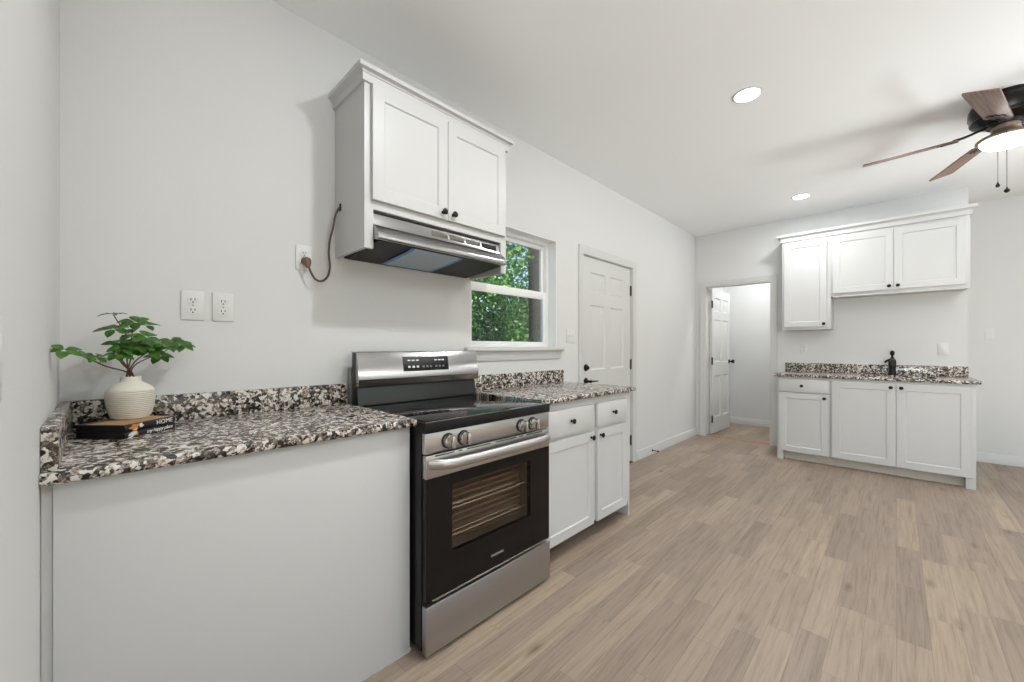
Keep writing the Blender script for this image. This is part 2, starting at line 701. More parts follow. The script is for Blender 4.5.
def knob_bm(pos, mtx, s=1.0):
    bm = BM()
    lathe(bm, [(0.008 * s, 0.0), (0.008 * s, 0.002 * s), (0.0055 * s, 0.005 * s), (0.0055 * s, 0.013 * s), (0.012 * s, 0.017 * s),
               (0.0155 * s, 0.021 * s), (0.0155 * s, 0.025 * s), (0.011 * s, 0.029 * s), (0.004 * s, 0.0305 * s)], pos, 16, mtx)
    return bm


def panel_door(bm, fr, u0, u1, z0, z1, w0, t, cols, rows):
    """flush slab with six sunk-and-raised panels on both faces"""
    us = [u0]
    for a, b in cols:
        us += [u0 + a, u0 + b]
    us.append(u1)
    zs = [z0]
    for a, b in rows:
        zs += [z0 + a, z0 + b]
    zs.append(z1)
    for face in (0, 1):
        base = w0 + t if face else w0
        sg = -1 if face else 1
        for i in range(len(us) - 1):
            for k in range(len(zs) - 1):
                a, b, c, d = us[i], us[i + 1], zs[k], zs[k + 1]
                if i % 2 == 1 and k % 2 == 1:
                    prev = None
                    for ins, dep in ((0, 0), (0.012, 0.009), (0.028, 0.009), (0.048, 0.003)):
                        ring = [bm.verts.new(fr(u, base + sg * dep, z)) for u, z in ((a + ins, c + ins), (b - ins, c + ins), (b - ins, d - ins), (a + ins, d - ins))]
                        if prev:
                            for q in range(4):
                                r = (q + 1) % 4
                                bm.faces.new((prev[q], prev[r], ring[r], ring[q]))
                        prev = ring
                    bm.faces.new(prev)
                else:
                    bm.faces.new([bm.verts.new(fr(u, base, z)) for u, z in ((a, c), (b, c), (b, d), (a, d))])
    for (a, c), (b, d) in (((u0, z0), (u1, z0)), ((u1, z0), (u1, z1)), ((u1, z1), (u0, z1)), ((u0, z1), (u0, z0))):
        bm.faces.new([bm.verts.new(fr(u, w, z)) for u, z, w in ((a, c, w0), (b, d, w0), (b, d, w0 + t), (a, c, w0 + t))])
    bmesh.ops.remove_doubles(bm, verts=bm.verts, dist=1e-5)


def mould(bm, prof, fr, u0, u1, m0=0.0, m1=0.0):
    """run a (w, z) profile along u; mitre ends grow with w by m0 / m1"""
    A = [bm.verts.new(fr(u0 - m0 * w, w, z)) for w, z in prof]
    B = [bm.verts.new(fr(u1 + m1 * w, w, z)) for w, z in prof]
    n = len(prof)
    bm.faces.new(A)
    bm.faces.new(B[::-1])
    for i in range(n):
        j = (i + 1) % n
        bm.faces.new((A[i], B[i], B[j], A[j]))


# ------------------------------------------------------------------ THE ROOM
YN = 2.0        # kitchen wall
XE = 5.735      # far wall
XR = 6.46       # recess wall to the right of the sink cabinets
XL = -0.095     # short wall at the left
YS = -3.6
XW = -3.2
EY = -0.49      # end of the far wall
WIN = (1.68, 2.594, 1.205, 2.072)     # window opening in kitchen wall: x0 x1 z0 z1
D1 = (2.965, 3.893, 2.042)            # exterior door opening
D2 = (1.107, 1.885, 2.036)            # passage opening in the far wall: y0 y1 z
TH = 0.16

bm = BM()
box(bm, XW - 0.2, 7.3, YS - 0.2, 2.2, -0.12, 0.0)
struct('floor', bm, 'floor')
bm = BM()
box(bm, XW - 0.2, 7.3, YS - 0.2, 2.2, CEIL, CEIL + 0.14)
struct('ceiling', bm, 'ceiling')

bm = BM()
box(bm, XW, WIN[0], YN, YN + TH, 0, CEIL)
box(bm, WIN[0], WIN[1], YN, YN + TH, 0, WIN[2] - 0.028)
box(bm, WIN[0], WIN[1], YN, YN + TH, WIN[3], CEIL)
box(bm, WIN[1], D1[0], YN, YN + TH, 0, CEIL)
box(bm, D1[0], D1[1], YN, YN + TH, D1[2], CEIL)
box(bm, D1[1], XE + 0.12, YN, YN + TH, 0, CEIL)
struct('wall_north', bm, 'wall')
bm = BM()
box(bm, XE, XE + 0.12, EY, D2[0], 0, CEIL)
box(bm, XE, XE + 0.12, D2[0], D2[1], D2[2], CEIL)
box(bm, XE, XE + 0.12, D2[1], YN, 0, CEIL)
box(bm, XE + 0.12, XR, EY, EY + 0.12, 0, CEIL)
struct('wall_east', bm, 'wall')
bm = BM()
box(bm, XR, XR + 0.12, YS, EY + 0.12, 0, CEIL)
struct('wall_recess', bm, 'wall')
bm = BM()
box(bm, XL - 0.12, XL, 0.66, YN, 0, CEIL)
struct('wall_west', bm, 'wall')
bm = BM()
box(bm, XW - 0.15, XW, YS, -2.7, 0, CEIL)
box(bm, XW - 0.15, XW, -0.7, YN + TH, 0, CEIL)
box(bm, XW - 0.15, XW, -2.7, -0.7, 0, 0.25)
box(bm, XW - 0.15, XW, -2.7, -0.7, 2.15, CEIL)
struct('wall_outer_west', bm, 'wall')
bm = BM()
for a, b in ((XW, -0.8), (1.2, 2.9), (4.9, XR + 0.12)):
    box(bm, a, b, YS - 0.15, YS, 0, CEIL)
for a, b in ((-0.8, 1.2), (2.9, 4.9)):
    box(bm, a, b, YS - 0.15, YS, 0, 0.25)
    box(bm, a, b, YS - 0.15, YS, 2.15, CEIL)
struct('wall_south', bm, 'wall')
bm = BM()
box(bm, 7.03, 7.15, 0.55, YN + TH, 0, CEIL)
box(bm, XE + 0.12, 7.03, YN + 0.02, YN + TH, 0, CEIL)
box(bm, XE + 0.12, 7.03, 0.55, 0.67, 0, CEIL)
struct('wall_hall', bm, 'wall')

# baseboards with a stepped top
BB = [(0.0, 0.0), (0.014, 0.0), (0.014, 0.07), (0.011, 0.078), (0.011, 0.086), (0.006, 0.098), (0.0, 0.1)]
bm = BM()
mould(bm, BB, on_north(YN), 3.972, XE - 0.001)
struct('baseboard_north', bm, 'trim')
bm = BM()
mould(bm, BB, on_east(XR), YS, EY)
struct('baseboard_recess', bm, 'trim')
bm = BM()
mould(bm, BB, on_east(7.03), 0.68, YN + 0.018)
struct('baseboard_hall', bm, 'trim')

# ------------------------------------------------------------------ window over the range
fn = on_north(YN)
w = bpy.data.objects.new('window_1', None)
COL.objects.link(w)
w['kind'] = 'structure'
w['label'] = 'white double-hung window beside the range hood with trees outside'
x0, x1, z0, z1 = WIN
bm = BM()      # vinyl frame set back in the reveal
fy0, fy1 = -0.145, -0.08
fr_t = 0.034
fbox(bm, fn, x0, x0 + fr_t, fy0, fy1, z0, z1, 0.003)
fbox(bm, fn, x1 - fr_t, x1, fy0, fy1, z0, z1, 0.003)
fbox(bm, fn, x0 + fr_t, x1 - fr_t, fy0, fy1, z1 - 0.03, z1, 0.003)
fbox(bm, fn, x0 + fr_t, x1 - fr_t, fy0, fy1, z0 - 0.0, z0 + 0.026, 0.003)
obj('window_frame', bm, 'vinyl', w)


def sash(name, za, zb, ya, yb, st, bot, top):
    bm = BM()
    a, b = x0 + fr_t, x1 - fr_t
    fbox(bm, fn, a, a + st, ya, yb, za, zb, 0.003)
    fbox(bm, fn, b - st, b, ya, yb, za, zb, 0.003)
    fbox(bm, fn, a + st, b - st, ya, yb, za, za + bot, 0.003)
    fbox(bm, fn, a + st, b - st, ya, yb, zb - top, zb, 0.003)
    s = obj(name, bm, 'vinyl', w)
    bm = BM()
    ym = (ya + yb) / 2
    fbox(bm, fn, a + st, b - st, ym - 0.002, ym + 0.002, za + bot, zb - top)
    obj('glass_pane', bm, 'pane', s)


sash('upper_sash', 1.617, z1 - 0.03, -0.135, -0.113, 0.03, 0.036, 0.034)
sash('lower_sash', z0 + 0.026, 1.657, -0.108, -0.086, 0.034, 0.018, 0.060)
bm = BM()
fbox(bm, fn, x1 - 0.006, x1, -0.0795, 0.0005, z0, z1 - 0.006)
fbox(bm, fn, x0, x0 + 0.006, -0.0795, 0.0005, z0, z1 - 0.006)
fbox(bm, fn, x0, x1, -0.0795, 0.0005, z1 - 0.006, z1)
obj('window_jamb', bm, 'vinyl', w)
bm = BM()
fbox(bm, fn, x0 - 0.055, x1 + 0.058, 0.0, 0.042, z0 - 0.026, z0, 0.006)
fbox(bm, fn, x0 + 0.001, x1 - 0.001, -0.08, 0.001, z0 - 0.026, z0)
obj('window_sill', bm, 'trim', w)
bm = BM()
AP = [(0.0, z0 - 0.092), (0.010, z0 - 0.092), (0.014, z0 - 0.082), (0.014, z0 - 0.05), (0.019, z0 - 0.04), (0.019, z0 - 0.027), (0.0, z0 - 0.027)]
mould(bm, AP, fn, x0 - 0.035, x1 + 0.036)
obj('window_apron', bm, 'trim', w)

# ------------------------------------------------------------------ six-panel door in the kitchen wall
COLS = [(0.145, 0.400), (0.500, 0.755)]
ROWS = [(0.22, 0.80), (0.985, 1.585), (1.70, 1.885)]
bm = BM()
panel_door(bm, fn, D1[0] + 0.014, D1[1] - 0.010, 0.012, D1[2] - 0.010, -0.062, 0.042, COLS, ROWS)
d1 = struct('door_1', bm, 'trim', None, 'closed white six-panel door in the kitchen wall past the window')


def casing_prof(wd):
    return [(0.0, 0.0), (0.009, 0.0), (0.012, 0.012), (0.012, wd * 0.55), (0.016, wd * 0.68), (0.017, wd * 0.92), (0.013, wd), (0.0, wd)]


def casing(bm, fr, u0, u1, ztop, wd, left=True, right=True):
    """mitred moulding round a door opening u0..u1"""
    P = casing_prof(wd)
    n = len(P)

    def ring(f):
        return [bm.verts.new(f(w_, d_)) for w_, d_ in P]
    sets = []
    if left:
        sets.append(lambda w_, d_: fr(u0 - d_, w_, 0.0))
        sets.append(lambda w_, d_: fr(u0 - d_, w_, ztop + d_))
    else:
        sets.append(lambda w_, d_: fr(u0, w_, ztop + d_))
    if right:
        sets.append(lambda w_, d_: fr(u1 + d_, w_, ztop + d_))
        sets.append(lambda w_, d_: fr(u1 + d_, w_, 0.0))
    else:
        sets.append(lambda w_, d_: fr(u1, w_, ztop + d_))
    R = [ring(f) for f in sets]
    for a, b in zip(R, R[1:]):
        for i in range(n):
            j = (i + 1) % n
            bm.faces.new((a[i], a[j], b[j], b[i]))
    bm.faces.new(R[0])
    bm.faces.new(R[-1][::-1])


bm = BM()
casing(bm, fn, D1[0] + 0.004, D1[1] - 0.002, D1[2] - 0.004, 0.07)
fbox(bm, fn, D1[0], D1[0] + 0.012, -0.15, -0.001, 0, D1[2] - 0.008)
fbox(bm, fn, D1[1] - 0.008, D1[1], -0.15, -0.001, 0, D1[2] - 0.008)
fbox(bm, fn, D1[0], D1[1], -0.15, -0.001, D1[2] - 0.008, D1[2])
obj('door_casing', bm, 'trim', d1)
bm = BM()
lathe(bm, [(0.032, 0), (0.032, 0.006), (0.027, 0.012), (0.02, 0.014), (0.02, 0.022), (0.016, 0.024)], (3.045, YN + 0.0195, 1.022), 20, TO_MY)
box(bm, 3.041, 3.049, YN - 0.017, YN - 0.003, 1.009, 1.035, 0.002)
obj('deadbolt', bm, 'knobblack', d1)
bm = BM()
lathe(bm, [(0.032, 0), (0.032, 0.006), (0.026, 0.012), (0.012, 0.015), (0.011, 0.045), (0.013, 0.05), (0.013, 0.062), (0.008, 0.064)], (3.045, YN + 0.0195, 0.90), 20, TO_MY)
tube(bm, [(3.045, YN - 0.036, 0.90), (3.08, YN - 0.038, 0.90), (3.12, YN - 0.036, 0.899), (3.165, YN - 0.034, 0.897)], [0.009, 0.008, 0.007, 0.006], 10)
obj('lever_handle', bm, 'knobblack', d1)


def hinge(name, fr, u, wface, z, parent):
    bm = BM()
    fbox(bm, fr, u - 0.012, u + 0.012, wface - 0.001, wface + 0.002, z - 0.05, z + 0.05)
    for k in range(5):
        a = fr(u, wface + 0.006, z - 0.05 + k * 0.02)
        lathe(bm, [(0.0068, 0.0005), (0.0068, 0.0195)], a, 10)
    for zz, s in ((z + 0.05, 1), (z - 0.05, -1)):
        a = fr(u, wface + 0.006, zz)
        lathe(bm, [(0.005, 0), (0.005, s * 0.005)], a, 8)
    obj(name, bm, 'hinge', parent)


for z in (0.23, 1.03, 1.80):
    hinge('hinge', fn, D1[1] - 0.010, -0.018, z, d1)
bm = BM()
box(bm, D1[0] + 0.013, D1[1] - 0.009, YN - 0.012, YN + 0.14, 0.0005, 0.011, 0.003)
struct('trim_1', bm, 'hinge', None, 'dark threshold under the closed kitchen door')

# ------------------------------------------------------------------ passage and open door in the far wall
fe = on_east(XE)
bm = BM()
casing(bm, fe, D2[0], D2[1], D2[2], 0.062)
box(bm, XE - 0.001, XE + 0.125, D2[0] - 0.0005, D2[0] + 0.016, 0, D2[2])
box(bm, XE - 0.001, XE + 0.125, D2[1] - 0.016, D2[1] + 0.0005, 0, D2[2])
box(bm, XE - 0.001, XE + 0.125, D2[0] + 0.016, D2[1] - 0.016, D2[2] - 0.016, D2[2])
struct('trim_2', bm, 'trim', None, 'white casing and jamb round the doorway in the far wall')
bm = BM()
# leaf swung back into the hall, its face turned to the room
ang = rad(1.5)
hx, hy = XE + 0.118, D2[1] - 0.020


def leaf_fr(u, w_, z):
    ca, sa = math.cos(-ang), math.sin(-ang)
    lx, ly = u, -w_
    return (hx + lx * ca - ly * sa, hy + lx * sa + ly * ca, z)


COLS2 = [(0.105, 0.335), (0.425, 0.655)]
panel_door(bm, leaf_fr, 0.006, 0.750, 0.014, D2[2] - 0.022, 0.0, 0.036, COLS2, ROWS)
d2 = struct('door_2', bm, 'trim', None, 'white six-panel door standing open in the far doorway')
for z in (0.22, 1.02, 1.80):
    bm = BM()
    fbox(bm, leaf_fr, -0.024, 0.012, 0.0362, 0.040, z - 0.05, z + 0.05)
    a = leaf_fr(-0.004, 0.044, z - 0.05)
    lathe(bm, [(0.007, 0), (0.007, 0.1)], a, 10)
    obj('hinge', bm, 'hinge', d2)
bm = BM()
mt = Matrix.Rotation(-ang, 3, 'Z') @ TO_MY
lathe(bm, [(0.031, 0), (0.031, 0.006), (0.024, 0.011), (0.011, 0.014), (0.011, 0.035), (0.022, 0.04), (0.028, 0.05), (0.028, 0.06), (0.02, 0.07), (0.006, 0.073)],
      leaf_fr(0.705, 0.036, 1.0), 18, mt)
obj('doorknob', bm, 'knobblack', d2)
bm = BM()
prism(bm, [(0, 0.0005), (0.085, 0.0005), (0.08, 0.006), (0.06, 0.010), (0.025, 0.010), (0.005, 0.006)],
      lambda u, v, a: (XE + 0.01 + u, a, v), D2[0] + 0.017, D2[1] - 0.017)
struct('trim_3', bm, 'oak', None, 'orange-brown wood transition strip across the far doorway')

# ------------------------------------------------------------------ cabinets


def knob(pos, mtx, parent, s=1.0):
    return obj('knob', knob_bm(pos, mtx, s), 'knobblack', parent)


def crown(bm, fr, u0, u1, depth, z0, hgt, out, left_back, right_back):
    """stepped crown moulding over a cabinet: front run plus returns to the wall"""
    prof = [(0.0, 0.0), (0.010, 0.0), (0.012, 0.03 * hgt), (0.012, 0.50 * hgt), (0.016, 0.54 * hgt), (0.5 * out, 0.60 * hgt), (0.72 * out, 0.68 * hgt),
            (out, 0.72 * hgt), (out, hgt), (0.0, hgt)]
    n = len(prof)
    sets = []
    if left_back:
        sets.append(lambda w_, z: fr(u0 - w_, 0.001, z0 + z))
    sets.append(lambda w_, z: fr(u0 - w_, depth + w_, z0 + z))
    sets.append(lambda w_, z: fr(u1 + w_, depth + w_, z0 + z))
    if right_back:
        sets.append(lambda w_, z: fr(u1 + w_, 0.001, z0 + z))
    R = [[bm.verts.new(f(a, b)) for a, b in prof] for f in sets]
    for a, b in zip(R, R[1:]):
        for i in range(n):
            j = (i + 1) % n
            bm.faces.new((a[i], a[j], b[j], b[i]))
    bm.faces.new(R[0])
    bm.faces.new(R[-1][::-1])


# --- wall cabinet over the hood
CX0, CX1, CD = 0.806, 1.687, 0.316
t = thing('wall_cabinet', 'white two-door wall cabinet with crown mounted above the range hood', 'cabinet', (1.246, YN, 1.645))
bm = BM()
CZ0, CZ1, HZ = 1.645, 2.40, 1.822
fbox(bm, fn, CX0, CX0 + 0.018, 0.001, CD, CZ0, CZ1)
fbox(bm, fn, CX1 - 0.018, CX1, 0.001, CD, CZ0, CZ1)
fbox(bm, fn, CX0 + 0.018, CX1 - 0.018, 0.001, CD - 0.02, HZ, HZ + 0.018)
fbox(bm, fn, CX0 + 0.018, CX1 - 0.018, 0.001, CD, CZ1 - 0.018, CZ1)
fbox(bm, fn, CX0 + 0.018, CX1 - 0.018, 0.001, 0.008, HZ + 0.018, CZ1 - 0.018)
fbox(bm, fn, CX0 + 0.018, CX0 + 0.042, CD - 0.02, CD, CZ0, CZ1 - 0.018)
fbox(bm, fn, CX1 - 0.042, CX1 - 0.018, CD - 0.02, CD, CZ0, CZ1 - 0.018)
fbox(bm, fn, CX0 + 0.042, CX1 - 0.042, CD - 0.02, CD, HZ, HZ + 0.05)
fbox(bm, fn, CX0 + 0.042, CX1 - 0.042, CD - 0.02, CD, CZ1 - 0.05, CZ1 - 0.018)
obj('carcass', bm, 'cab', t)
cm = 1.2465
for a, b, kx in ((CX0 + 0.030, cm - 0.0015, cm - 0.034), (cm + 0.0015, CX1 - 0.022, cm + 0.030)):
    bm = BM()
    shaker(bm, fn, a, b, 1.860, 2.372, CD + 0.001)
    d = obj('door', bm, 'cab', t)
    knob((kx, YN - CD - 0.020, 1.892), TO_MY, d)
bm = BM()
crown(bm, fn, CX0, CX1, CD, 2.374, 0.066, 0.034, True, True)
obj('crown_molding', bm, 'cab', t)

# --- upper cabinets over the sink counter
UD = 0.305
fy = fe
t = thing('wall_cabinet', 'tall narrow white single-door wall cabinet beside the far doorway', 'cabinet', (XE, 0.726, 1.404), 'far wall cabinets')
bm = BM()
a0, a1 = 0.508, 0.945
UZ1 = 2.399
fbox(bm, fy, a0, a1, 0.001, UD, 1.404, UZ1, 0.0015)
obj('carcass', bm, 'cab', t)
bm = BM()
shaker(bm, fy, a0 + 0.032, a1 - 0.022, 1.432, 2.372, UD + 0.001)
d = obj('door', bm, 'cab', t)
knob((XE - UD - 0.020, a0 + 0.055, 1.462), TO_MX, d)
t = thing('wall_cabinet', 'shorter wide white two-door wall cabinet above the far sink', 'cabinet', (XE, 0.015, 1.752), 'far wall cabinets')
bm = BM()
b0, b1 = -0.475, 0.5065
fbox(bm, fy, b0, b1, 0.001, UD, 1.752, UZ1, 0.0015)
obj('carcass', bm, 'cab', t)
bm = BM()
fbox(bm, fy, b0 + 0.005, b1 - 0.02, UD - 0.03, UD + 0.008, 1.738, 1.7515, 0.002)
obj('light_rail', bm, 'cab', t)
bmid = 0.022
for a, b, ky in ((bmid + 0.0015, b1 - 0.018, bmid + 0.032), (b0 + 0.026, bmid - 0.0015, bmid - 0.030)):
    bm = BM()
    shaker(bm, fy, a, b, 1.778, 2.372, UD + 0.001)
    d = obj('door', bm, 'cab', t)
    knob((XE - UD - 0.020, ky, 1.812), TO_MX, d)
bm = BM()
crown(bm, fy, b0, a1, UD, 2.400, 0.080, 0.044, True, True)
fbox(bm, fy, b0 + 0.004, a1 - 0.004, 0.002, UD - 0.004, 2.4005, 2.405)
o = obj('crown_molding', bm, 'cab')
tag(o, 'white crown molding along the top of the far wall cabinets', 'molding')

# --- base cabinet right of the range
BD = 0.617       # body depth from wall
t = thing('base_cabinet', 'white base cabinet with two drawers over two doors right of the range', 'cabinet', (2.13, YN, 0))
RX0, RX1, BT = 1.628, 2.645, 0.893
bm = BM()
fbox(bm, fn, RX0, RX1 - 0.018, 0.001, BD, 0.105, BT)
# finished side panel down to the floor, notched behind the foot
prism(bm, [(0.001, 0.0), (BD, 0.0), (BD, BT), (0.001, BT)], lambda u, v, a: (a, YN - u, v), RX1 - 0.018, RX1)
obj('carcass', bm, 'cab', t)
bm = BM()
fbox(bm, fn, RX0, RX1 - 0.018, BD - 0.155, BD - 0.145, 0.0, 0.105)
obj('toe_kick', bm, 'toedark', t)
for a, b, kx in ((1.662, 2.150, 2.114), (2.190, 2.575, 2.222)):
    bm = BM()
    slab_front(bm, fn, a, b, 0.698, 0.848, BD + 0.001)
    d = obj('drawer', bm, 'cab', t)
    knob(((a + b) / 2, YN - BD - 0.020, 0.775), TO_MY, d)
    bm = BM()
    shaker(bm, fn, a, b, 0.10, 0.677, BD + 0.001)
    d = obj('door', bm, 'cab', t)
    knob((kx, YN - BD - 0.020, 0.645), TO_MY, d)

# --- base cabinets below the far sink
SD = 0.600
t = thing('base_cabinet', 'narrow white base cabinet with one drawer and one door beside the far doorway', 'cabinet', (XE, 0.72, 0), 'far base cabinets')
s0, s1, sm = -0.482, 0.937, 0.483
bm = BM()
fbox(bm, fy, sm, s1 - 0.018, 0.001, SD, 0.10, BT)
fbox(bm, fy, s1 - 0.018, s1, 0.001, SD, 0.0, BT)
obj('carcass', bm, 'cab', t)
bm = BM()
fbox(bm, fy, s1 - 0.055, s1 - 0.018, SD - 0.018, SD, 0.0, 0.10)
obj('foot', bm, 'cab', t)
bm = BM()
fbox(bm, fy, sm, s1 - 0.018, SD - 0.085, SD - 0.075, 0.0, 0.10)
obj('toe_kick', bm, 'toe', t)
bm = BM()
slab_front(bm, fy, sm + 0.013, s1 - 0.022, 0.735, 0.868, SD + 0.001)
d = obj('drawer', bm, 'cab', t)
knob((XE - SD - 0.020, (sm + s1) / 2 + 0.006, 0.803), TO_MX, d)
bm = BM()
shaker(bm, fy, sm + 0.013, s1 - 0.022, 0.098, 0.722, SD + 0.001)
d = obj('door', bm, 'cab', t)
knob((XE - SD - 0.020, sm + 0.046, 0.685), TO_MX, d)
t = thing('base_cabinet', 'wide white two-door base cabinet under the far sink', 'cabinet', (XE, 0.01, 0), 'far base cabinets')
bm = BM()
for q in ((0.001, 0.02), (SD - 0.02, SD)):
    fbox(bm, fy, s0 + 0.018, sm - 0.001, q[0], q[1], 0.10, BT)
fbox(bm, fy, s0, s0 + 0.018, 0.001, SD, 0.0, BT)
fbox(bm, fy, sm - 0.019, sm - 0.001, 0.02, SD - 0.02, 0.10, BT)
fbox(bm, fy, s0 + 0.018, sm - 0.019, 0.02, SD - 0.02, 0.10, 0.118)
obj('carcass', bm, 'cab', t)
bm = BM()
fbox(bm, fy, s0 + 0.018, s0 + 0.058, SD - 0.018, SD, 0.0, 0.10)
obj('foot', bm, 'cab', t)
bm = BM()
fbox(bm, fy, s0 + 0.018, sm - 0.001, SD - 0.085, SD - 0.075, 0.0, 0.10)
obj('toe_kick', bm, 'toe', t)
smid = 0.004
for a, b, ky in ((smid + 0.0015, sm - 0.012, smid + 0.036), (s0 + 0.024, smid - 0.0015, smid - 0.034)):
    bm = BM()
    shaker(bm, fy, a, b, 0.098, 0.868, SD + 0.001, rail=0.062)
    d = obj('door', bm, 'cab', t)
    knob((XE - SD - 0.020, ky, 0.832), TO_MX, d)

# --- plain enclosed base under the left counter
LY = 1.380
t = thing('base_cabinet', 'plain white panelled base under the left granite counter', 'cabinet', (0.37, YN, 0))
bm = BM()
box(bm, -0.076, 0.847, LY, YN - 0.001, 0.0, 0.892, 0.0015)
obj('front_panel', bm, 'cab', t)
bm = BM()
box(bm, XL + 0.001, -0.077, LY + 0.012, YN - 0.001, 0.0, 0.892)
obj('filler_strip', bm, 'trim', t)
bm = BM()
box(bm, 0.8475, 0.8565, LY + 0.006, YN - 0.02, 0.0, 0.012, 0.002)
obj('shoe_strip', bm, 'cab', t)

# ------------------------------------------------------------------ granite counters
CT, CB = 0.922, 0.893


def nose(fr, bm, u0, u1, d, zb=CB, zt=CT):
    r = 0.008
    pts = [(0.001, zb), (d - r, zb), (d - 0.003, zb + 0.003), (d, zb + r), (d, zt - r), (d - 0.0025, zt - 0.0025), (d - r, zt), (0.001, zt)]
    prism(bm, pts, lambda u, v, a: fr(a, u, v), u0, u1)


t = thing('countertop', 'speckled granite counter with vase and books left of the range', 'countertop', (0.38, YN, CB))
bm = BM()
nose(fn, bm, XL + 0.001, 0.858, 0.652)
obj('slab', bm, 'granite', t)
bm = BM()
fbox(bm, fn, XL + 0.029, 0.858, 0.001, 0.022, CT + 0.0005, 1.022, 0.0015)
obj('backsplash', bm, 'granite', t)
bm = BM()
box(bm, XL + 0.001, XL + 0.028, 1.372, YN - 0.001, CT + 0.0005, 1.022, 0.0015)
obj('side_splash', bm, 'granite', t)
t = thing('countertop', 'bare speckled granite counter between the range and the closed door', 'countertop', (2.14, YN, CB))
bm = BM()
nose(fn, bm, 1.622, 2.668, 0.655)
obj('slab', bm, 'granite', t)
bm = BM()
fbox(bm, fn, 1.622, 2.662, 0.001, 0.022, CT + 0.0005, 1.020, 0.0015)
obj('backsplash', bm, 'granite', t)
t = thing('countertop', 'speckled granite counter on the far cabinets with black faucet', 'countertop', (XE, 0.23, CB))
bm = BM()
KY0, KY1, KX0, KX1 = -0.26, 0.26, XE - 0.53, XE - 0.15      # sink cut-out
cy0, cy1 = s0 - 0.026, s1 + 0.03
nose(fy, bm, cy0, KY0, 0.637)
nose(fy, bm, KY1, cy1, 0.637)
fbox(bm, fy, KY0, KY1, 0.001, XE - KX1, CB, CT)
pts = [(XE - KX0, CB), (0.629, CB), (0.634, CB + 0.003), (0.637, CB + 0.008), (0.637, CT - 0.008), (0.634, CT - 0.003), (0.629, CT), (XE - KX0, CT)]
prism(bm, pts, lambda u, v, a: fy(a, u, v), KY0, KY1)
obj('slab', bm, 'granite', t)
bm = BM()
fbox(bm, fy, s0 - 0.008, s1 + 0.026, 0.001, 0.022, CT + 0.0005, 1.024, 0.0015)
obj('backsplash', bm, 'granite', t)
t = thing('sink', 'steel basin set into the far granite counter', 'sink', (XE - 0.34, 0, 0.70))
bm = BM()
A = [[bm.verts.new((x, y, z)) for x, y in ((KX0 - e, KY0 - e), (KX1 + e, KY0 - e), (KX1 + e, KY1 + e), (KX0 - e, KY1 + e))]
     for z, e in ((0.8925, 0.012), (0.8925, 0.0), (0.74, -0.012), (0.73, -0.03))]
for a, b in zip(A, A[1:]):
    for i in range(4):
        j = (i + 1) % 4
        bm.faces.new((a[i], a[j], b[j], b[i]))
bm.faces.new(A[-1])
obj('basin', bm, 'sink', t)
bm = BM()
lathe(bm, [(0.0, 0.002), (0.02, 0.002), (0.04, 0.004), (0.043, 0.0)], (XE - 0.34, 0, 0.7305), 18, cap0=False, cap1=False)
obj('drain', bm, 'polished', t)

# --- faucet
FX, FY_ = XE - 0.085, 0.033
t = thing('faucet', 'dark bronze single-handle faucet on the far granite counter', 'faucet', (FX, FY_, CT))
bm = BM()
lathe(bm, [(0.036, 0.0005), (0.036, 0.006), (0.032, 0.014), (0.029, 0.03), (0.027, 0.06), (0.029, 0.10), (0.031, 0.13), (0.028, 0.15), (0.019, 0.168),
           (0.012, 0.178), (0.011, 0.19)], (FX, FY_, CT), 20)
obj('body', bm, 'knobblack', t)
bm = BM()
sp = smooth_path([(FX - 0.01, FY_, CT + 0.10), (FX - 0.06, FY_, CT + 0.145), (FX - 0.12, FY_, CT + 0.155), (FX - 0.165, FY_, CT + 0.13), (FX - 0.175, FY_, CT + 0.10)], 5)
tube(bm, sp, [0.019 - 0.006 * i / (len(sp) - 1) for i in range(len(sp))], 12)
obj('spout', bm, 'knobblack', t)
bm = BM()
lathe(bm, [(0.008, 0.185), (0.009, 0.20), (0.015, 0.208), (0.019, 0.222), (0.018, 0.238), (0.010, 0.250), (0.003, 0.253)], (FX, FY_, CT), 16)
tube(bm, smooth_path([(FX, FY_ + 0.005, CT + 0.165), (FX - 0.005, FY_ + 0.035, CT + 0.150), (FX - 0.008, FY_ + 0.058, CT + 0.128)], 4), 0.0105, 10)
obj('handle', bm, 'knobblack', t)

# ------------------------------------------------------------------ range
GX0, GX1 = 0.859, 1.615
GXM = (GX0 + GX1) / 2
DF = 1.292       # door face plane
t = thing('range', 'stainless steel electric range with black glass cooktop between granite counters', 'stove', (GXM, 1.6, 0))
rng_t = t
bm = BM()
# hollow body so that the oven cavity can be seen
box(bm, GX0, GX0 + 0.03, 1.318, 1.94, 0.03, 0.869)
box(bm, GX1 - 0.03, GX1, 1.318, 1.94, 0.03, 0.869)
box(bm, GX0 + 0.03, GX1 - 0.03, 1.90, 1.94, 0.03, 0.869)
box(bm, GX0 + 0.03, GX1 - 0.03, 1.318, 1.90, 0.03, 0.30)
box(bm, GX0 + 0.03, GX1 - 0.03, 1.318, 1.90, 0.69, 0.869)
obj('body', bm, 'black', t)
for x in (GX0 + 0.05, GX1 - 0.05):
    for y in (1.36, 1.88):
        bm = BM()
        lathe(bm, [(0.02, 0.0005), (0.02, 0.008), (0.012, 0.01), (0.012, 0.032)], (x, y, 0), 14)
        obj('foot', bm, 'blackhole', t)
bm = BM()
box(bm, GX0 - 0.0005, GX1 + 0.0005, 1.289, 1.865, 0.870, 0.912, 0.004)
ck = obj('cooktop', bm, 'black', t)
bm = BM()
box(bm, GX0 + 0.012, GX1 - 0.012, 1.305, 1.862, 0.910, 0.9165, 0.002)
gl = obj('glass_top', bm, 'blackglass', ck)
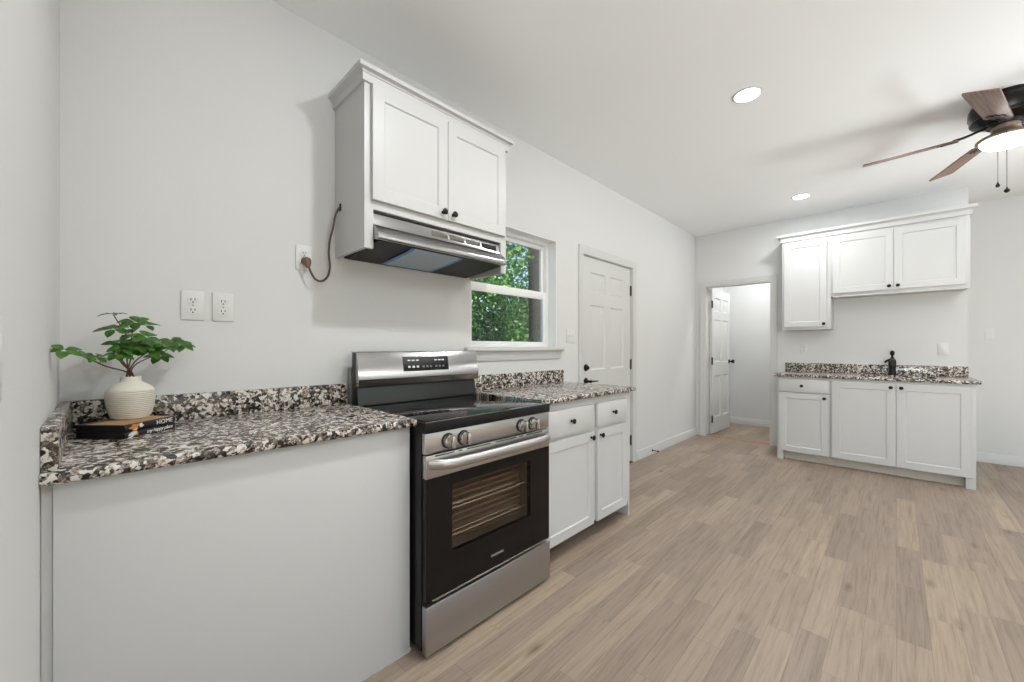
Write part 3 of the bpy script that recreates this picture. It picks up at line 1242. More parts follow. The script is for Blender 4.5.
for x, y, r in ((1.055, 1.43, 0.105), (1.43, 1.43, 0.085), (1.055, 1.71, 0.08), (1.43, 1.71, 0.105), (GXM, 1.76, 0.05)):
    bm = BM()
    n = 48
    for r0, r1 in ((r, r - 0.004), (r * 0.62, r * 0.62 - 0.003)):
        o1 = [bm.verts.new((x + r0 * math.cos(2 * PI * k / n), y + r0 * math.sin(2 * PI * k / n), 0.9168)) for k in range(n)]
        o2 = [bm.verts.new((x + r1 * math.cos(2 * PI * k / n), y + r1 * math.sin(2 * PI * k / n), 0.9168)) for k in range(n)]
        for k in range(n):
            bm.faces.new((o1[k], o1[(k + 1) % n], o2[(k + 1) % n], o2[k]))
    obj('burner_mark', bm, 'ring', ck)
bm = BM()
box(bm, GX0 + 0.004, GX1 - 0.004, 1.2895, 1.3045, 0.9125, 0.9142, 0.0006)
obj('front_rim', bm, 'chamfer', ck)
bm = BM()
box(bm, 1.33, GX1 - 0.006, 1.295, 1.302, 0.9144, 0.9150)
box(bm, GX1 - 0.007, GX1 - 0.003, 1.300, 1.60, 0.9166, 0.9174)
obj('protective_film', bm, 'filmline', ck)
# backguard
bm = BM()
box(bm, GX0 + 0.004, GX1 - 0.004, 1.885, 1.938, 0.873, 1.176, 0.003)
bg = obj('backguard', bm, 'black', t)
bm = BM()
prism(bm, [(1.884, 0.914), (1.868, 0.917), (1.868, 0.925), (1.878, 1.004), (1.884, 1.004)], lambda u, v, a: (a, u, v), GX0 + 0.006, GX1 - 0.006)
obj('lower_panel', bm, 'blackpanel', bg)
bm = BM()
prism(bm, [(1.8845, 1.046), (1.850, 1.046), (1.874, 1.177), (1.879, 1.182), (1.936, 1.182), (1.936, 1.1765), (1.8845, 1.1765)],
      lambda u, v, a: (a, u, v), GX0, GX1)
obj('control_face', bm, 'hood_steel', bg)
bm = BM()
prism(bm, [(1.8845, 1.0455), (1.850, 1.0455), (1.858, 1.013), (1.8845, 1.010)], lambda u, v, a: (a, u, v), GX0, GX1)
obj('lower_chamfer', bm, 'chamfer', bg)
bm = BM()
box(bm, GX0 + 0.002, GX1 - 0.002, 1.9405, 1.976, 0.20, 1.10)
obj('rear_cover', bm, 'galv', t)


def guard_pt(x, z, lift=0.0):
    k = (z - 1.046) / (1.177 - 1.046)
    return (x, 1.850 + 0.024 * k - lift, z)


bm = BM()
A = [guard_pt(x, z, -0.0005) for x, z in ((1.104, 1.078), (1.394, 1.078), (1.394, 1.154), (1.104, 1.154))]
B = [guard_pt(x, z, 0.0022) for x, z in ((1.104, 1.078), (1.394, 1.078), (1.394, 1.154), (1.104, 1.154))]
va = [bm.verts.new(p) for p in A]
vb = [bm.verts.new(p) for p in B]
bm.faces.new(va)
bm.faces.new(vb[::-1])
for i in range(4):
    j = (i + 1) % 4
    bm.faces.new((va[i], vb[i], vb[j], va[j]))
obj('control_display', bm, 'blackglass', bg)
for row, z in enumerate((1.134, 1.100)):
    for k, x in enumerate((1.138, 1.164, 1.190, 1.226, 1.249, 1.273, 1.309, 1.333, 1.357)):
        if row == 0 and k in (3, 4, 5):
            continue
        wd = 0.0075 if row else 0.0085
        hh = 0.0055 if row else 0.003
        bm = BM()
        bm.faces.new([bm.verts.new(guard_pt(x + sx * wd, z + sz * hh, 0.0026)) for sx, sz in ((-1, -1), (1, -1), (1, 1), (-1, 1))])
        obj('button_mark', bm, 'marks' if (row == 0 or k < 3) else 'markdim', bg)
# control strip and knobs
bm = BM()
box(bm, GX0 + 0.002, GX1 - 0.002, 1.295, 1.3175, 0.790, 0.8695, 0.003)
cp = obj('control_panel', bm, 'steel', t)
for x in (0.968, 1.047, 1.400, 1.480):
    bm = BM()
    lathe(bm, [(0.031, 0), (0.031, 0.004), (0.028, 0.006)], (x, 1.2948, 0.829), 24, TO_MY)
    k = obj('knob', bm, 'blackhole', t)
    bm = BM()
    lathe(bm, [(0.0265, 0.0055), (0.0265, 0.018), (0.024, 0.022), (0.010, 0.0225)], (x, 1.2948, 0.829), 24, TO_MY)
    box(bm, x - 0.008, x + 0.008, 1.2505, 1.276, 0.804, 0.854, 0.004)
    obj('knob_cap', bm, 'polished', k)
# oven door
OW = (0.988, 1.464, 0.377, 0.648)
dx0, dx1 = GX0 + 0.004, GX1 - 0.004
bm = BM()
box(bm, dx0, dx1, DF - 0.002, 1.317, 0.695, 0.785, 0.003)
door = obj('oven_door', bm, 'steel', t)
bm = BM()
for a, b, c, d in ((dx0, OW[0], 0.224, 0.6945), (OW[1], dx1, 0.224, 0.6945), (OW[0], OW[1], 0.224, OW[2]), (OW[0], OW[1], OW[3], 0.6945)):
    box(bm, a, b, DF, 1.3145, c, d)
bmesh.ops.remove_doubles(bm, verts=bm.verts, dist=1e-5)
obj('door_glass', bm, 'doorglass', door, smooth=0)
bm = BM()
box(bm, OW[0], OW[1], DF + 0.0005, DF + 0.004, OW[2], OW[3])
obj('door_window', bm, 'window_tint', door, smooth=0)
bm = BM()
for k in range(11):        # ribbed back of the cavity
    za = 0.370 + k * 0.0265
    prism(bm, [(1.39, za), (1.366, za + 0.002), (1.366, za + 0.012), (1.378, za + 0.017), (1.39, za + 0.0265)], lambda u, v, a: (a, u, v), OW[0] - 0.07, OW[1] + 0.004)
obj('oven_cavity', bm, 'cavity', t)
bm = BM()
box(bm, OW[1] + 0.004, OW[1] + 0.012, 1.3135, 1.42, 0.36, 0.69)
box(bm, OW[0] - 0.08, OW[0] - 0.072, 1.3135, 1.42, 0.36, 0.69)
box(bm, OW[0] - 0.072, OW[1] + 0.004, 1.3135, 1.42, 0.36, 0.378)
obj('oven_liner', bm, 'cavity_side', t)
for z in (0.535, 0.422):
    bm = BM()
    for yy in (1.326, 1.360):
        tube(bm, [(OW[0] - 0.06, yy, z), (OW[1] - 0.002, yy, z)], 0.0032, 6)
    for k in range(6):
        x = OW[0] - 0.03 + k * 0.09
        tube(bm, [(x, 1.327, z - 0.003), (x, 1.362, z - 0.003)], 0.0011, 5)
    obj('oven_rack', bm, 'rack', t)
# handle: a shallow bow springing from the door ends
bm = BM()
hp = []
for k in range(25):
    s = k / 24
    x = dx0 + 0.012 + s * (dx1 - dx0 - 0.034)
    e = min(s, 1 - s)
    y = DF - 0.006 - 0.046 * min(1.0, (e / 0.10)) ** 0.6 - 0.008 * math.sin(PI * s)
    hp.append((x, y, 0.752))
tube(bm, hp, 0.0135, 12, 1.5)
for s, x in ((1, dx0 + 0.012), (-1, dx1 - 0.020)):
    box(bm, x - 0.009, x + 0.009, DF - 0.016, DF - 0.0005, 0.734, 0.770, 0.004)
obj('handle', bm, 'steel', door)
bm = BM()
xx = dx0 + 0.03
for a, b in ((0.04, 0.135), (0.155, 0.175), (0.20, 0.335), (0.365, 0.50), (0.52, 0.545), (0.57, 0.69)):
    box(bm, dx0 + a, dx0 + b, DF - 0.0024, DF - 0.0005, 0.7765, 0.7815)
obj('vent_slots', bm, 'blackhole', door)
bm = BM()
for k in range(3):
    box(bm, dx0 + 0.003, dx0 + 0.012, DF - 0.0024, DF - 0.0005, 0.750 + k * 0.008, 0.753 + k * 0.008)
obj('vent_slots', bm, 'blackhole', door)
bm = BM()
box(bm, dx0 + 0.03, dx1 - 0.005, DF - 0.003, DF + 0.02, 0.217, 0.2235, 0.001)
obj('lower_trim', bm, 'polished', door)
RX = Matrix.Rotation(rad(90), 4, 'X')
text_obj('logo', 'FRIGIDAIRE', 0.0145, 'markmid', door, Matrix.Translation((GXM + 0.004, DF - 0.0007, 0.276)) @ RX, spacing=1.05)
bm = BM()
box(bm, GX0 + 0.001, GX1 - 0.001, 1.286, 1.3175, 0.018, 0.206, 0.006)
obj('storage_drawer', bm, 'steel_dark', t)

# ------------------------------------------------------------------ range hood in the cabinet bottom
t = thing('range_hood', 'stainless under-cabinet range hood above the range', 'range hood', (1.246, YN, 1.645))
hx0, hx1 = CX0 + 0.043, CX1 - 0.043
bm = BM()
prism(bm, [(1.995, 1.812), (1.700, 1.812), (1.694, 1.806), (1.690, 1.768), (1.686, 1.755), (1.668, 1.744), (1.653, 1.730), (1.642, 1.712), (1.638, 1.694),
           (1.640, 1.686), (1.646, 1.682), (1.660, 1.682), (1.690, 1.690), (1.990, 1.690), (1.995, 1.650)],
      lambda u, v, a: (a, u, v), hx0, hx1)
obj('body', bm, 'hood_steel', t)
bm = BM()
prism(bm, [(1.662, 1.6800), (1.695, 1.6885), (1.989, 1.6885), (1.992, 1.648)], lambda u, v, a: (a, u, v), hx0 + 0.012, hx1 - 0.012)
obj('filter_panel', bm, 'filter', t)
for k in range(3):
    x = 1.165 + k * 0.112
    bm = BM()
    box(bm, x, x + 0.1, 1.6895, 1.695, 1.770, 1.796, 0.001)
    for q in range(9):
        box(bm, x + 0.004 + q * 0.0105, x + 0.0075 + q * 0.0105, 1.688, 1.6895, 1.772, 1.794)
    obj('vent_grille', bm, 'grille', t)
bm = BM()
box(bm, 1.503, 1.612, 1.6885, 1.695, 1.768, 1.796, 0.001)
sw = obj('switch_panel', bm, 'blackhole', t)
for k in range(2):
    bm = BM()
    box(bm, 1.515 + k * 0.045, 1.55 + k * 0.045, 1.6865, 1.6884, 1.776, 1.788, 0.001)
    obj('rocker_switch', bm, 'black', sw)
# protective film hanging below the hood
t = thing('protective_film', 'clear protective film with blue edges left under the range hood', 'plastic film', (1.2, 1.8, 1.64))
bm = BM()
FP = [(1.666, 1.6775), (1.70, 1.670), (1.78, 1.662), (1.88, 1.653), (1.955, 1.646)]
fa, fb = 1.055, 1.325


def film_strip(bm, xa, xb, dz=0.0, sk=0.0):
    prev = None
    for i, (y, z) in enumerate(FP):
        s = sk * i
        r = [bm.verts.new((xa + s, y, z + dz)), bm.verts.new((xb + s, y, z + dz)), bm.verts.new((xb + s, y, z + dz - 0.0007)), bm.verts.new((xa + s, y, z + dz - 0.0007))]
        if prev:
            for q in range(4):
                j = (q + 1) % 4
                bm.faces.new((prev[q], prev[j], r[j], r[q]))
        else:
            bm.faces.new(r)
        prev = r
    bm.faces.new(prev[::-1])


film_strip(bm, fa, fb)
obj('film_sheet', bm, 'film', t)
bm = BM()
film_strip(bm, fa - 0.022, fa - 0.0005)
film_strip(bm, fb + 0.0005, fb + 0.022)
box(bm, fa - 0.022, fb + 0.022, 1.9555, 1.962, 1.6440, 1.6465)
obj('film_edge', bm, 'bluetape', t)

# ------------------------------------------------------------------ outlets, switches and the hood cord


def outlet(fr, u, z, label, group, wide=False, mtx=TO_MY, kinds=('outlet',), name='wall_outlet', cat='outlet'):
    t = thing(name, label, cat, fr(u, 0, z), group)
    n = len(kinds)
    hw = 0.036 + 0.0225 * (n - 1)
    bm = BM()
    fbox(bm, fr, u - hw, u + hw, 0.0005, 0.006, z - 0.058, z + 0.058, 0.0025)
    obj('cover_plate', bm, 'plate', t)
    for k, kind in enumerate(kinds):
        uc = u + (k - (n - 1) / 2) * 0.046
        if kind == 'outlet':
            for dz in (0.020, -0.020):
                bm = BM()
                n_ = 20
                pts = [(0.0172 * math.cos(2 * PI * i / n_), max(-0.0135, min(0.0135, 0.0172 * math.sin(2 * PI * i / n_)))) for i in range(n_)]
                prism(bm, pts, lambda a, b, w_: fr(uc + a, w_, z + dz + b), 0.0055, 0.0085)
                s = obj('receptacle', bm, 'plate', t)
                bm = BM()
                fbox(bm, fr, uc - 0.0075, uc - 0.0048, 0.0083, 0.0089, z + dz - 0.001, z + dz + 0.008)
                fbox(bm, fr, uc + 0.0048, uc + 0.0075, 0.0083, 0.0089, z + dz - 0.000, z + dz + 0.008)
                lathe(bm, [(0.0028, 0), (0.0028, 0.0006)], fr(uc, 0.0083, z + dz - 0.0075), 10, mtx)
                obj('socket_slots', bm, 'blackhole', s)
            bm = BM()
            lathe(bm, [(0.003, 0), (0.003, 0.001)], fr(uc, 0.006, z), 10, mtx)
            obj('screw', bm, 'galv', t)
        elif kind == 'toggle':
            bm = BM()
            fbox(bm, fr, uc - 0.005, uc + 0.005, 0.006, 0.0072, z - 0.012, z + 0.012)
            a = [(0.006, z - 0.006), (0.017, z + 0.004), (0.017, z + 0.009), (0.006, z + 0.005)]
            prism(bm, a, lambda p, q, c: fr(c, p, q), uc - 0.0035, uc + 0.0035)
            obj('toggle', bm, 'plate', t)
        else:
            bm = BM()
            fbox(bm, fr, uc - 0.0165, uc + 0.0165, 0.0058, 0.0085, z - 0.033, z + 0.033, 0.001)
            obj('rocker', bm, 'plate', t)
    return t


G = 'duplex outlets'
outlet(fn, 0.252, 1.368, 'left outlet of the pair on the wall right of the plant', G)
outlet(fn, 0.350, 1.368, 'right outlet of the pair on the wall right of the plant', G)
outlet(fn, 0.662, 1.622, 'outlet with the brown hood cord plugged in', G)
outlet(fe, 0.782, 1.19, 'white outlet above the far counter under the tall cabinet', G, mtx=TO_MX)
outlet(fn, 2.782, 1.300, 'double switch plate between the window and the closed door', 'wall switches', kinds=('toggle', 'toggle'), name='light_switch', cat='switch')
outlet(fe, -0.326, 1.19, 'rocker switch plate above the far counter, right of the faucet', 'wall switches', kinds=('rocker',), name='light_switch', cat='switch', mtx=TO_MX)
outlet(on_east(XR), -0.70, 1.346, 'switch plate on the recessed wall right of the far cabinets', 'wall switches', kinds=('toggle',), name='light_switch', cat='switch')
outlet(on_west(XL), 0.80, 1.185, 'switch plate on the near wall at the photo\'s left edge', 'wall switches', kinds=('rocker',), name='light_switch', cat='switch')

t = thing('power_cord', 'brown hood power cord looping from the cabinet side to an outlet', 'cord', (0.75, YN, 1.6))
P = [(0.8045, 1.935, 1.880), (0.795, 1.935, 1.868), (0.785, 1.945, 1.835), (0.778, 1.955, 1.775), (0.768, 1.962, 1.725), (0.763, 1.965, 1.66),
     (0.768, 1.965, 1.595), (0.758, 1.965, 1.545), (0.730, 1.962, 1.518), (0.700, 1.958, 1.522), (0.678, 1.955, 1.552), (0.668, 1.958, 1.580)]
bm = BM()
tube(bm, smooth_path(P, 6), 0.0052, 8)
obj('cable', bm, 'cord', t)
bm = BM()
tube(bm, [(0.663, 1.985, 1.606), (0.664, 1.970, 1.603), (0.666, 1.962, 1.590), (0.668, 1.958, 1.572)], [0.019, 0.021, 0.016, 0.007], 12)
obj('plug', bm, 'plug', t)
bm = BM()
box(bm, 0.8035, 0.8055, 1.924, 1.944, 1.862, 1.898)
obj('cable_entry', bm, 'blackhole', t)

bm = BM()
lathe(bm, [(0.012, 0), (0.012, 0.004), (0.005, 0.006), (0.005, 0.06), (0.009, 0.062), (0.009, 0.075), (0.006, 0.078)], (4.33, YN - 0.0145, 0.045), 12, TO_MY)
o = obj('door_stop', bm, 'knobblack')
tag(o, 'small dark door stop on the baseboard past the closed door', 'door stop')

# ------------------------------------------------------------------ books, vase and plant
BKA = rad(42.73)     # spine runs along +x of the book
corner = Vector((0.0489, 1.682, CT))
BL, BW = 0.176, 0.158
for lvl, (zh, nm, label) in enumerate(((0.0205, 'lower', 'black book reading my happy place, lying directly on the granite'),
                                       (0.0215, 'upper', 'black book reading HOME, lying between the other book and vase'))):
    zb = 0.0005 if lvl == 0 else 0.0215
    b = thing('book', label, 'book', (corner.x, corner.y, CT + zb), 'stacked decorative books', BKA)
    bm = BM()
    # cover: two boards and a rounded spine, extruded along the spine
    prof = [(0.0, 0.002), (-0.002, 0.005), (-0.003, zh / 2), (-0.002, zh - 0.005), (0.0, zh - 0.002), (0.003, zh), (BW, zh), (BW, zh - 0.0025),
            (0.006, zh - 0.0025), (0.004, zh - 0.005), (0.004, 0.005), (0.006, 0.0025), (BW, 0.0025), (BW, 0.0), (0.003, 0.0)]
    prism(bm, prof, lambda u, v, a: (a, u, v), 0.0, BL)
    obj('cover', bm, 'book', b, local=True)
    bm = BM()
    box(bm, 0.004, BL - 0.004, 0.0045, BW - 0.004, 0.0028, zh - 0.0028)
    obj('pages', bm, 'book', b, local=True)
    if lvl == 1:
        bm = BM()
        box(bm, 0.004, BL - 0.006, 0.006, BW - 0.034, zh + 0.0002, zh + 0.0008)
        obj('cover_panel', bm, 'tan', b, local=True)
    mt = Matrix.Translation((0.134 if lvl else 0.116, -0.0032, zh / 2)) @ RX
    if lvl:
        text_obj('spine_title', 'HOME', 0.021, 'white', b, mt, local=True, spacing=1.05)
    else:
        text_obj('spine_title', 'my happy place', 0.0165, 'white', b, mt, local=True, shear=0.35, spacing=0.92)

    def petal(bm, cx, cz, ang_, ln, wd):
        pts = [(0, 0), (0.3 * ln, wd), (0.7 * ln, wd * 0.8), (ln, 0), (0.7 * ln, -wd * 0.7), (0.3 * ln, -wd)]
        c, s_ = math.cos(ang_), math.sin(ang_)
        bm.faces.new([bm.verts.new((cx + u * c - v * s_, -0.0034, min(zh - 0.001, max(0.001, cz + u * s_ + v * c)))) for u, v in pts])
    bm = BM()
    bo = BM()
    if lvl:
        for a_, l_ in ((20, 0.017), (75, 0.010), (130, 0.012), (185, 0.016), (235, 0.010), (300, 0.011)):
            petal(bo, 0.030, 0.012, rad(a_), l_ * 1.25, 0.0045)
        for a_, l_, c_ in ((60, 0.015, 0.046), (215, 0.016, 0.040), (20, 0.012, 0.046), (100, 0.012, 0.05)):
            petal(bm, c_, 0.008, rad(a_), l_ * 1.3, 0.0035)
    else:
        for a_, l_, c_ in ((40, 0.020, 0.018), (30, 0.020, 0.008), (70, 0.013, 0.032), (150, 0.016, 0.036), (200, 0.018, 0.028), (15, 0.014, 0.02)):
            petal(bm, c_, 0.008, rad(a_), l_ * 1.35, 0.0035)
        petal(bo, 0.037, 0.004, rad(70), 0.012, 0.003)
        petal(bo, 0.041, 0.004, rad(100), 0.01, 0.002)
    obj('spine_flower', bm, 'white', b, local=True, smooth=0)
    obj('spine_flower', bo, 'orange', b, local=True, smooth=0)

VX, VY, VZ = 0.070, 1.848, CT + 0.0441
t = thing('vase', 'cream ribbed ceramic vase standing on the two black books', 'vase', (VX, VY, VZ))
bm = BM()
VP = [(0.040, 0.0), (0.047, 0.002), (0.053, 0.014), (0.0595, 0.042), (0.0628, 0.070), (0.0630, 0.084), (0.060, 0.094), (0.052, 0.104),
      (0.040, 0.113), (0.030, 0.119), (0.0265, 0.124), (0.0265, 0.137), (0.0255, 0.1385), (0.0235, 0.137), (0.0235, 0.123), (0.034, 0.110), (0.055, 0.092),
      (0.057, 0.07), (0.048, 0.02), (0.036, 0.012)]
lathe(bm, VP, (VX, VY, VZ), 48)
obj('body', bm, 'vase', t)

# plant: points picked as (px, py, y) and turned into room coordinates once
cA, sA = math.cos(rad(44.05)), math.sin(rad(44.05))


def at(px, py, y):
    u, v = (px - 512) / F_PX, (348 - py) / F_PX
    dx, dy = cA + u * sA, sA - u * cA
    k = y / dy
    return Vector((dx * k, y, 1.2 + v * k))


rnd = random.Random(4)
t = thing('leafy_branches', 'green leafy branches standing in the cream ribbed vase', 'plant', (VX, VY, VZ + 0.01))


def leaflet(bm, base, d, nrm, ln, wd):
    d = d.normalized()
    s = d.cross(nrm).normalized()
    nn = s.cross(d)
    prof = [(0.0, 0.12), (0.2, 0.62), (0.45, 1.0), (0.7, 0.85), (0.88, 0.45), (1.0, 0.03)]
    rows = []
    for q, wq in prof:
        c = base + d * (ln * q) - nn * (ln * 0.30 * q * q)
        rows.append([bm.verts.new(c - s * (wd * wq) + nn * (0.18 * wd * wq)), bm.verts.new(c), bm.verts.new(c + s * (wd * wq) + nn * (0.18 * wd * wq))])
    for a, b in zip(rows, rows[1:]):
        bm.faces.new((a[0], a[1], b[1], b[0]))
        bm.faces.new((a[1], a[2], b[2], b[1]))


def rosette(bm, c, n, size, tilt, a0=0.0):
    """a whorl of leaflets spread round a tilted axis"""
    ax = (Vector((0, 0, 1)) + tilt).normalized()
    e1 = ax.cross(Vector((0, 1, 0.3))).normalized()
    e2 = ax.cross(e1)
    for k in range(n):
        a = a0 + 2 * PI * k / n + rnd.uniform(-0.25, 0.25)
        d = e1 * math.cos(a) + e2 * math.sin(a) + ax * rnd.uniform(-0.05, 0.35)
        leaflet(bm, c + d * 0.004, d, ax, size * rnd.uniform(0.95, 1.35), size * rnd.uniform(0.34, 0.44))


mouth = Vector((VX, VY, VZ + 0.134))
BR = [
    # list of nodes along a branch (px, py, y), rosettes (px, py, y, n, size, tilt)
    ([(105, 366, 1.76), (88, 358, 1.70), (72, 353.5, 1.64), (64, 352, 1.61)],
     [(64, 351, 1.61, 5, 0.031, (0.1, -0.6, 0)), (76, 353, 1.65, 4, 0.024, (0.3, -0.5, 0)), (95, 357, 1.72, 4, 0.024, (0.2, -0.6, 0)), (101, 358, 1.74, 4, 0.026, (0.5, -0.4, 0))]),
    ([(121, 362, 1.80), (118, 350, 1.79), (126, 335, 1.80), (118, 322, 1.80), (113.5, 315, 1.80)],
     [(113, 314, 1.80, 5, 0.027, (0, -0.15, 0)), (114, 329, 1.79, 6, 0.036, (-0.2, -0.5, 0)), (118, 344, 1.78, 5, 0.03, (-0.3, -0.6, 0))]),
    ([(127, 360, 1.83), (131, 342, 1.84), (133, 328, 1.85), (135, 323, 1.85)],
     [(135, 322, 1.85, 6, 0.033, (0, -0.7, 0)), (146, 325, 1.86, 5, 0.028, (0.1, -0.4, 0)), (131, 334, 1.84, 5, 0.03, (0, -0.7, 0))]),
    ([(130, 362, 1.81), (134, 352, 1.79), (140, 342, 1.78), (146, 337, 1.77)],
     [(146, 337, 1.77, 6, 0.034, (0.2, -0.6, 0)), (136, 346, 1.78, 7, 0.037, (0, -0.7, 0)), (129, 350, 1.79, 5, 0.033, (-0.1, -0.7, 0))]),
    ([(133, 364, 1.84), (142, 356, 1.84), (150, 351, 1.84), (157, 346, 1.84)],
     [(150, 350, 1.83, 7, 0.039, (0.1, -0.7, 0)), (143, 345, 1.83, 6, 0.036, (0, -0.6, 0)), (165, 345, 1.83, 5, 0.034, (0, -0.5, 0))]),
    ([(134, 366, 1.86), (146, 359, 1.88), (160, 354, 1.89), (172, 347, 1.89), (180, 344, 1.89)],
     [(180, 345, 1.89, 7, 0.036, (0.2, -0.6, 0)), (172, 343, 1.88, 5, 0.032, (0, -0.6, 0)), (160, 356, 1.89, 6, 0.033, (0, -0.5, 0))]),
    ([(124, 363, 1.79), (119, 356, 1.77), (118, 354, 1.76)],
     [(118, 354, 1.76, 6, 0.030, (-0.1, -0.6, 0)), (124, 347, 1.77, 5, 0.03, (0, -0.7, 0))]),
]
for k, (nodes, ros) in enumerate(BR):
    a = 2 * PI * k / len(BR)
    foot = Vector((VX + 0.025 * math.cos(a), VY + 0.025 * math.sin(a), VZ + 0.02))
    lip = mouth + Vector((0.012 * math.cos(a), 0.012 * math.sin(a), 0))
    pts = smooth_path([foot, lip] + [at(*n) for n in nodes], 4)
    bm = BM()
    tube(bm, pts, [0.0026 - 0.0012 * i / len(pts) for i in range(len(pts))], 6)
    for px, py, y, *_ in ros:
        c = at(px, py, y)
        near = min(pts, key=lambda p: (p - c).length)
        if (near - c).length > 0.004:
            tube(bm, [near, (near + c) / 2 + Vector((0, 0, -0.003)), c], 0.0012, 5)
    s = obj('stem', bm, 'stem', t)
    bm = BM()
    for px, py, y, n, sz, tl in ros:
        rosette(bm, at(px, py, y), n, sz, Vector(tl), rnd.uniform(0, 1.2))
    for v in bm.verts:
        v.co.x = max(v.co.x, XL + 0.002)
        v.co.y = min(v.co.y, YN - 0.004)
    obj('leaves', bm, 'leaf', s, smooth=60)

# ------------------------------------------------------------------ ceiling fan and recessed lights
fx, fyy = 3.859, -0.481
t = thing('ceiling_fan', 'dark wood ceiling fan with lit white bowl at the photo\'s right edge', 'ceiling fan', (fx, fyy, CEIL))
bm = BM()
lathe(bm, [(0.125, -0.001), (0.13, -0.012), (0.125, -0.02), (0.145, -0.035), (0.156, -0.06), (0.158, -0.10), (0.148, -0.125), (0.152, -0.132), (0.148, -0.142),
           (0.11, -0.158), (0.085, -0.166), (0.08, -0.18)], (0, 0, 0), 40)
obj('motor_housing', bm, 'fanmetal', t, local=True)
bm = BM()
lathe(bm, [(0.06, -0.181), (0.06, -0.205), (0.05, -0.215), (0.075, -0.228), (0.112, -0.244), (0.125, -0.254), (0.126, -0.262), (0.118, -0.266)], (0, 0, 0), 40)
obj('light_fitter', bm, 'fitter', t, local=True)
bm = BM()
bp_ = [(0.1095, -0.2665)]
for k in range(1, 9):
    a = k / 8 * PI / 2
    bp_.append((0.109 * math.cos(a) + 0.0005, -0.2665 - 0.050 * math.sin(a)))
lathe(bm, bp_, (0, 0, 0), 40)
obj('glass_bowl', bm, 'bowl', t, local=True)
ZB = 2.547 - CEIL
TH0 = 93.5
pit = rad(-18.5)
for k in range(5):
    th = rad(TH0 + 72 * k)
    R0, R1 = 0.203, 0.659
    out = [(R0, -0.050), (R0 + 0.012, -0.058), (R1 - 0.010, -0.071), (R1 - 0.002, -0.069), (R1, -0.062), (R1, 0.062), (R1 - 0.002, 0.069), (R1 - 0.010, 0.071), (R0 + 0.012, 0.058), (R0, 0.050)]
    droop = rad((3.2, -0.4, -0.6, 0.6, 3.4)[(k) % 5])
    m = Matrix.Translation((0, 0, ZB)) @ Matrix.Rotation(droop, 4, 'Y') @ Matrix.Rotation(pit + rad((4.0, 0, 0, 0, 1.0)[k]), 4, 'X')
    bm = BM()
    prism(bm, out, lambda u, v, a: m @ Vector((u, v, a)), -0.0045, 0.0045)
    o = obj('blade', bm, 'blade', t, local=True)
    o.rotation_euler = (0, 0, th)
    bm = BM()
    A_ = smooth_path([(0.075, 0, -0.172), (0.115, 0, -0.180), (0.15, 0, -0.192), (0.185, 0, -0.200), (0.22, 0, ZB - 0.006)], 4)
    tube(bm, A_, [0.011] * len(A_), 8, 0.7)
    pl = [(0.195, -0.012), (0.225, -0.036), (0.262, -0.040), (0.275, -0.022), (0.262, -0.008), (0.29, 0.0), (0.262, 0.008), (0.275, 0.022), (0.262, 0.040), (0.225, 0.036), (0.195, 0.012)]
    prism(bm, pl, lambda u, v, a: m @ Vector((u, v, a)), -0.009, -0.0047)
    obj('blade_iron', bm, 'fanmetal', o, local=True)
for (dx, dy, ze, kr) in ((-0.028, 0.085, -0.572, 0.010), (-0.002, 0.0, -0.612, 0.013)):
    # beaded chains hang from the fitter rim, on the side towards the camera
    a = math.atan2(fyy, fx)
    px_, py_ = (-0.118 * math.cos(a + dx * 8), -0.118 * math.sin(a + dx * 8))
    if dx < -0.01:
        px_, py_ = -0.128 * math.cos(a - 0.24), -0.128 * math.sin(a - 0.24)
    else:
        px_, py_ = -0.128 * math.cos(a + 0.03), -0.128 * math.sin(a + 0.03)
    bm = BM()
    tube(bm, [(px_ * 0.97, py_ * 0.97, -0.258), (px_, py_, -0.27), (px_, py_, ze)], 0.0016, 6)
    c = obj('pull_chain', bm, 'chain', t, local=True)
    bm = BM()
    lathe(bm, [(0.002, 0.022), (0.004, 0.018), (0.004, 0.012), (kr * 0.8, 0.007), (kr, 0.0), (kr * 0.8, -0.007), (0.003, -kr)], (px_, py_, ze), 12)
    obj('pull_knob', bm, 'fanmetal', c, local=True)

for (cx, cy), label in zip(CAN[:2], ('round recessed ceiling light nearer to the camera, above the room middle',
                                     'round recessed ceiling light farther off, just before the far cabinets')):
    t = thing('recessed_light', label, 'ceiling light', (cx, cy, CEIL), 'recessed ceiling lights')
    bm = BM()
    lathe(bm, [(0.068, -0.001), (0.069, -0.006), (0.078, -0.005), (0.083, -0.001)], (0, 0, 0), 36, cap0=False, cap1=False)
    obj('trim_ring', bm, 'trim', t, local=True)
    bm = BM()
    lathe(bm, [(0.0675, -0.0015), (0.067, -0.004), (0.055, -0.0075), (0.03, -0.0095), (0.004, -0.010)], (0, 0, 0), 36)
    obj('lens', bm, 'canlens', t, local=True)

# ------------------------------------------------------------------ outside the window
bm = BM()
box(bm, -12, 24, YN + 0.3, 34, -0.6, -0.35)
g = struct('ground', bm, 'grass', None, 'lawn outside the kitchen window')
rnd = random.Random(11)


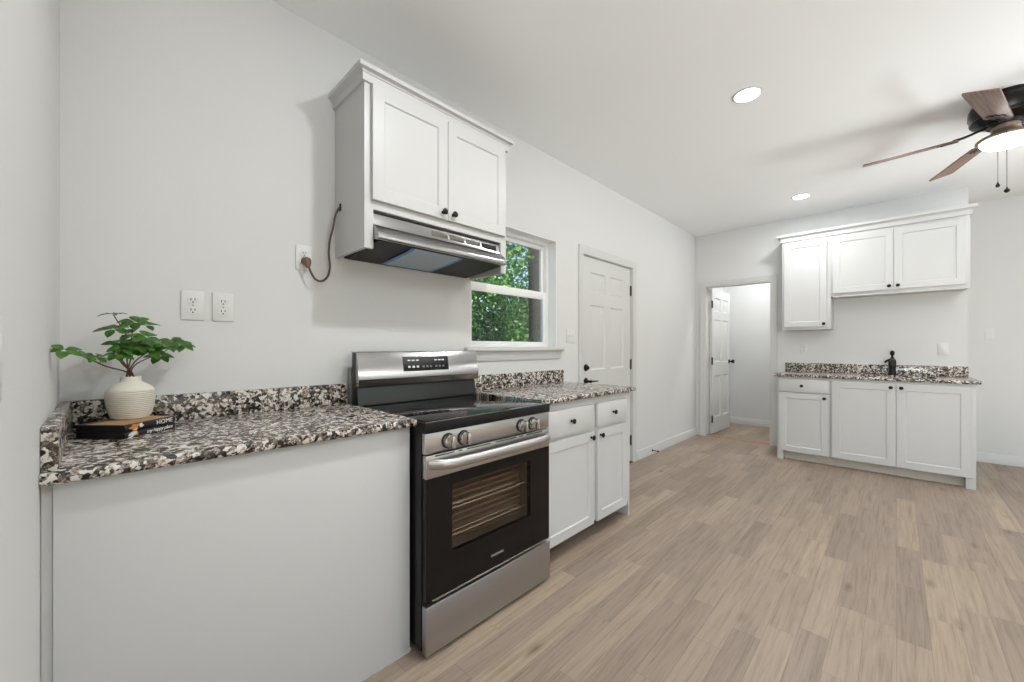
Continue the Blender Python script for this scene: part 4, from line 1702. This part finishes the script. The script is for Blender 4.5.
def leaf_cloud(bm, c, r, n, size, shell=0.35):
    for _ in range(n):
        while True:
            p = Vector((rnd.uniform(-1, 1), rnd.uniform(-1, 1), rnd.uniform(-1, 1)))
            if shell < p.length < 1:
                break
        q = Vector((c[0] + p.x * r[0], c[1] + p.y * r[1], c[2] + p.z * r[2]))
        d = Vector((rnd.gauss(0, 1), rnd.gauss(0, 1), rnd.gauss(0, 0.6) - 0.3)).normalized()
        nrm = Vector((rnd.gauss(0, 0.5), rnd.gauss(0, 0.5) - 0.3, rnd.gauss(0.5, 0.6))).normalized()
        s = d.cross(nrm)
        if s.length < 0.1:
            continue
        s.normalize()
        L_ = size * rnd.uniform(0.6, 1.3)
        b = q + d * L_
        mdl = q + d * (L_ * 0.45)
        bm.faces.new([bm.verts.new(q), bm.verts.new(mdl + s * (L_ * 0.36)), bm.verts.new(b), bm.verts.new(mdl - s * (L_ * 0.36))])


t = thing('tree', 'broadleaf tree whose dark trunk shows in the window\'s right side', 'tree', (6.26, 5.3, -0.4))
bm = BM()
tp = smooth_path([(6.30, 5.3, -0.45), (6.29, 5.3, 1.0), (6.24, 5.3, 2.6), (6.2, 5.32, 4.4), (6.15, 5.4, 6.0)], 5)
tube(bm, tp, [0.23 - 0.07 * i / len(tp) for i in range(len(tp))], 14)
tube(bm, smooth_path([(6.22, 5.3, 3.2), (5.8, 5.2, 3.8), (5.2, 5.0, 4.1)], 4), 0.06, 8)
tube(bm, smooth_path([(6.24, 5.3, 2.7), (6.9, 5.3, 3.4), (7.5, 5.1, 3.8)], 4), 0.06, 8)
obj('trunk', bm, 'bark', t)
bm = BM()
leaf_cloud(bm, (4.75, 5.6, 3.2), (1.25, 1.0, 1.4), 4200, 0.085)
leaf_cloud(bm, (7.8, 5.7, 3.6), (1.2, 0.9, 1.1), 1200, 0.11)
leaf_cloud(bm, (6.4, 5.4, 5.2), (2.2, 1.6, 1.3), 1600, 0.12)
obj('crown', bm, 'treeleaf', t, smooth=0, recalc=False)
bm = BM()
for k in range(16):
    x = 1.5 + k * 0.85 + rnd.uniform(-0.3, 0.3)
    y = 7.2 + 0.28 * k + rnd.uniform(-0.5, 0.7)
    h = rnd.uniform(1.5, 2.2)
    leaf_cloud(bm, (x, y, h * 0.55), (1.0, 0.8, h), 1500, 0.12, 0.5)
for k in range(14):
    leaf_cloud(bm, (4.0 + k * 1.15, 9.5 + 0.5 * k + rnd.uniform(-0.5, 0.5), 2.6 + rnd.uniform(-0.5, 0.5)), (1.3, 0.7, 1.9), 1300, 0.17, 0.3)
for k in range(9):
    leaf_cloud(bm, (3 + k * 1.6, 11.5 + rnd.uniform(-1, 1), 3.8 + rnd.uniform(-0.6, 1.0)), (1.5, 1.1, 1.8), 1100, 0.15, 0.4)
o = obj('woodland_foliage', bm, 'hedgeleaf', smooth=0, recalc=False)
tag(o, 'dense green woodland foliage seen through the kitchen window', 'foliage')
o['kind'] = 'stuff'
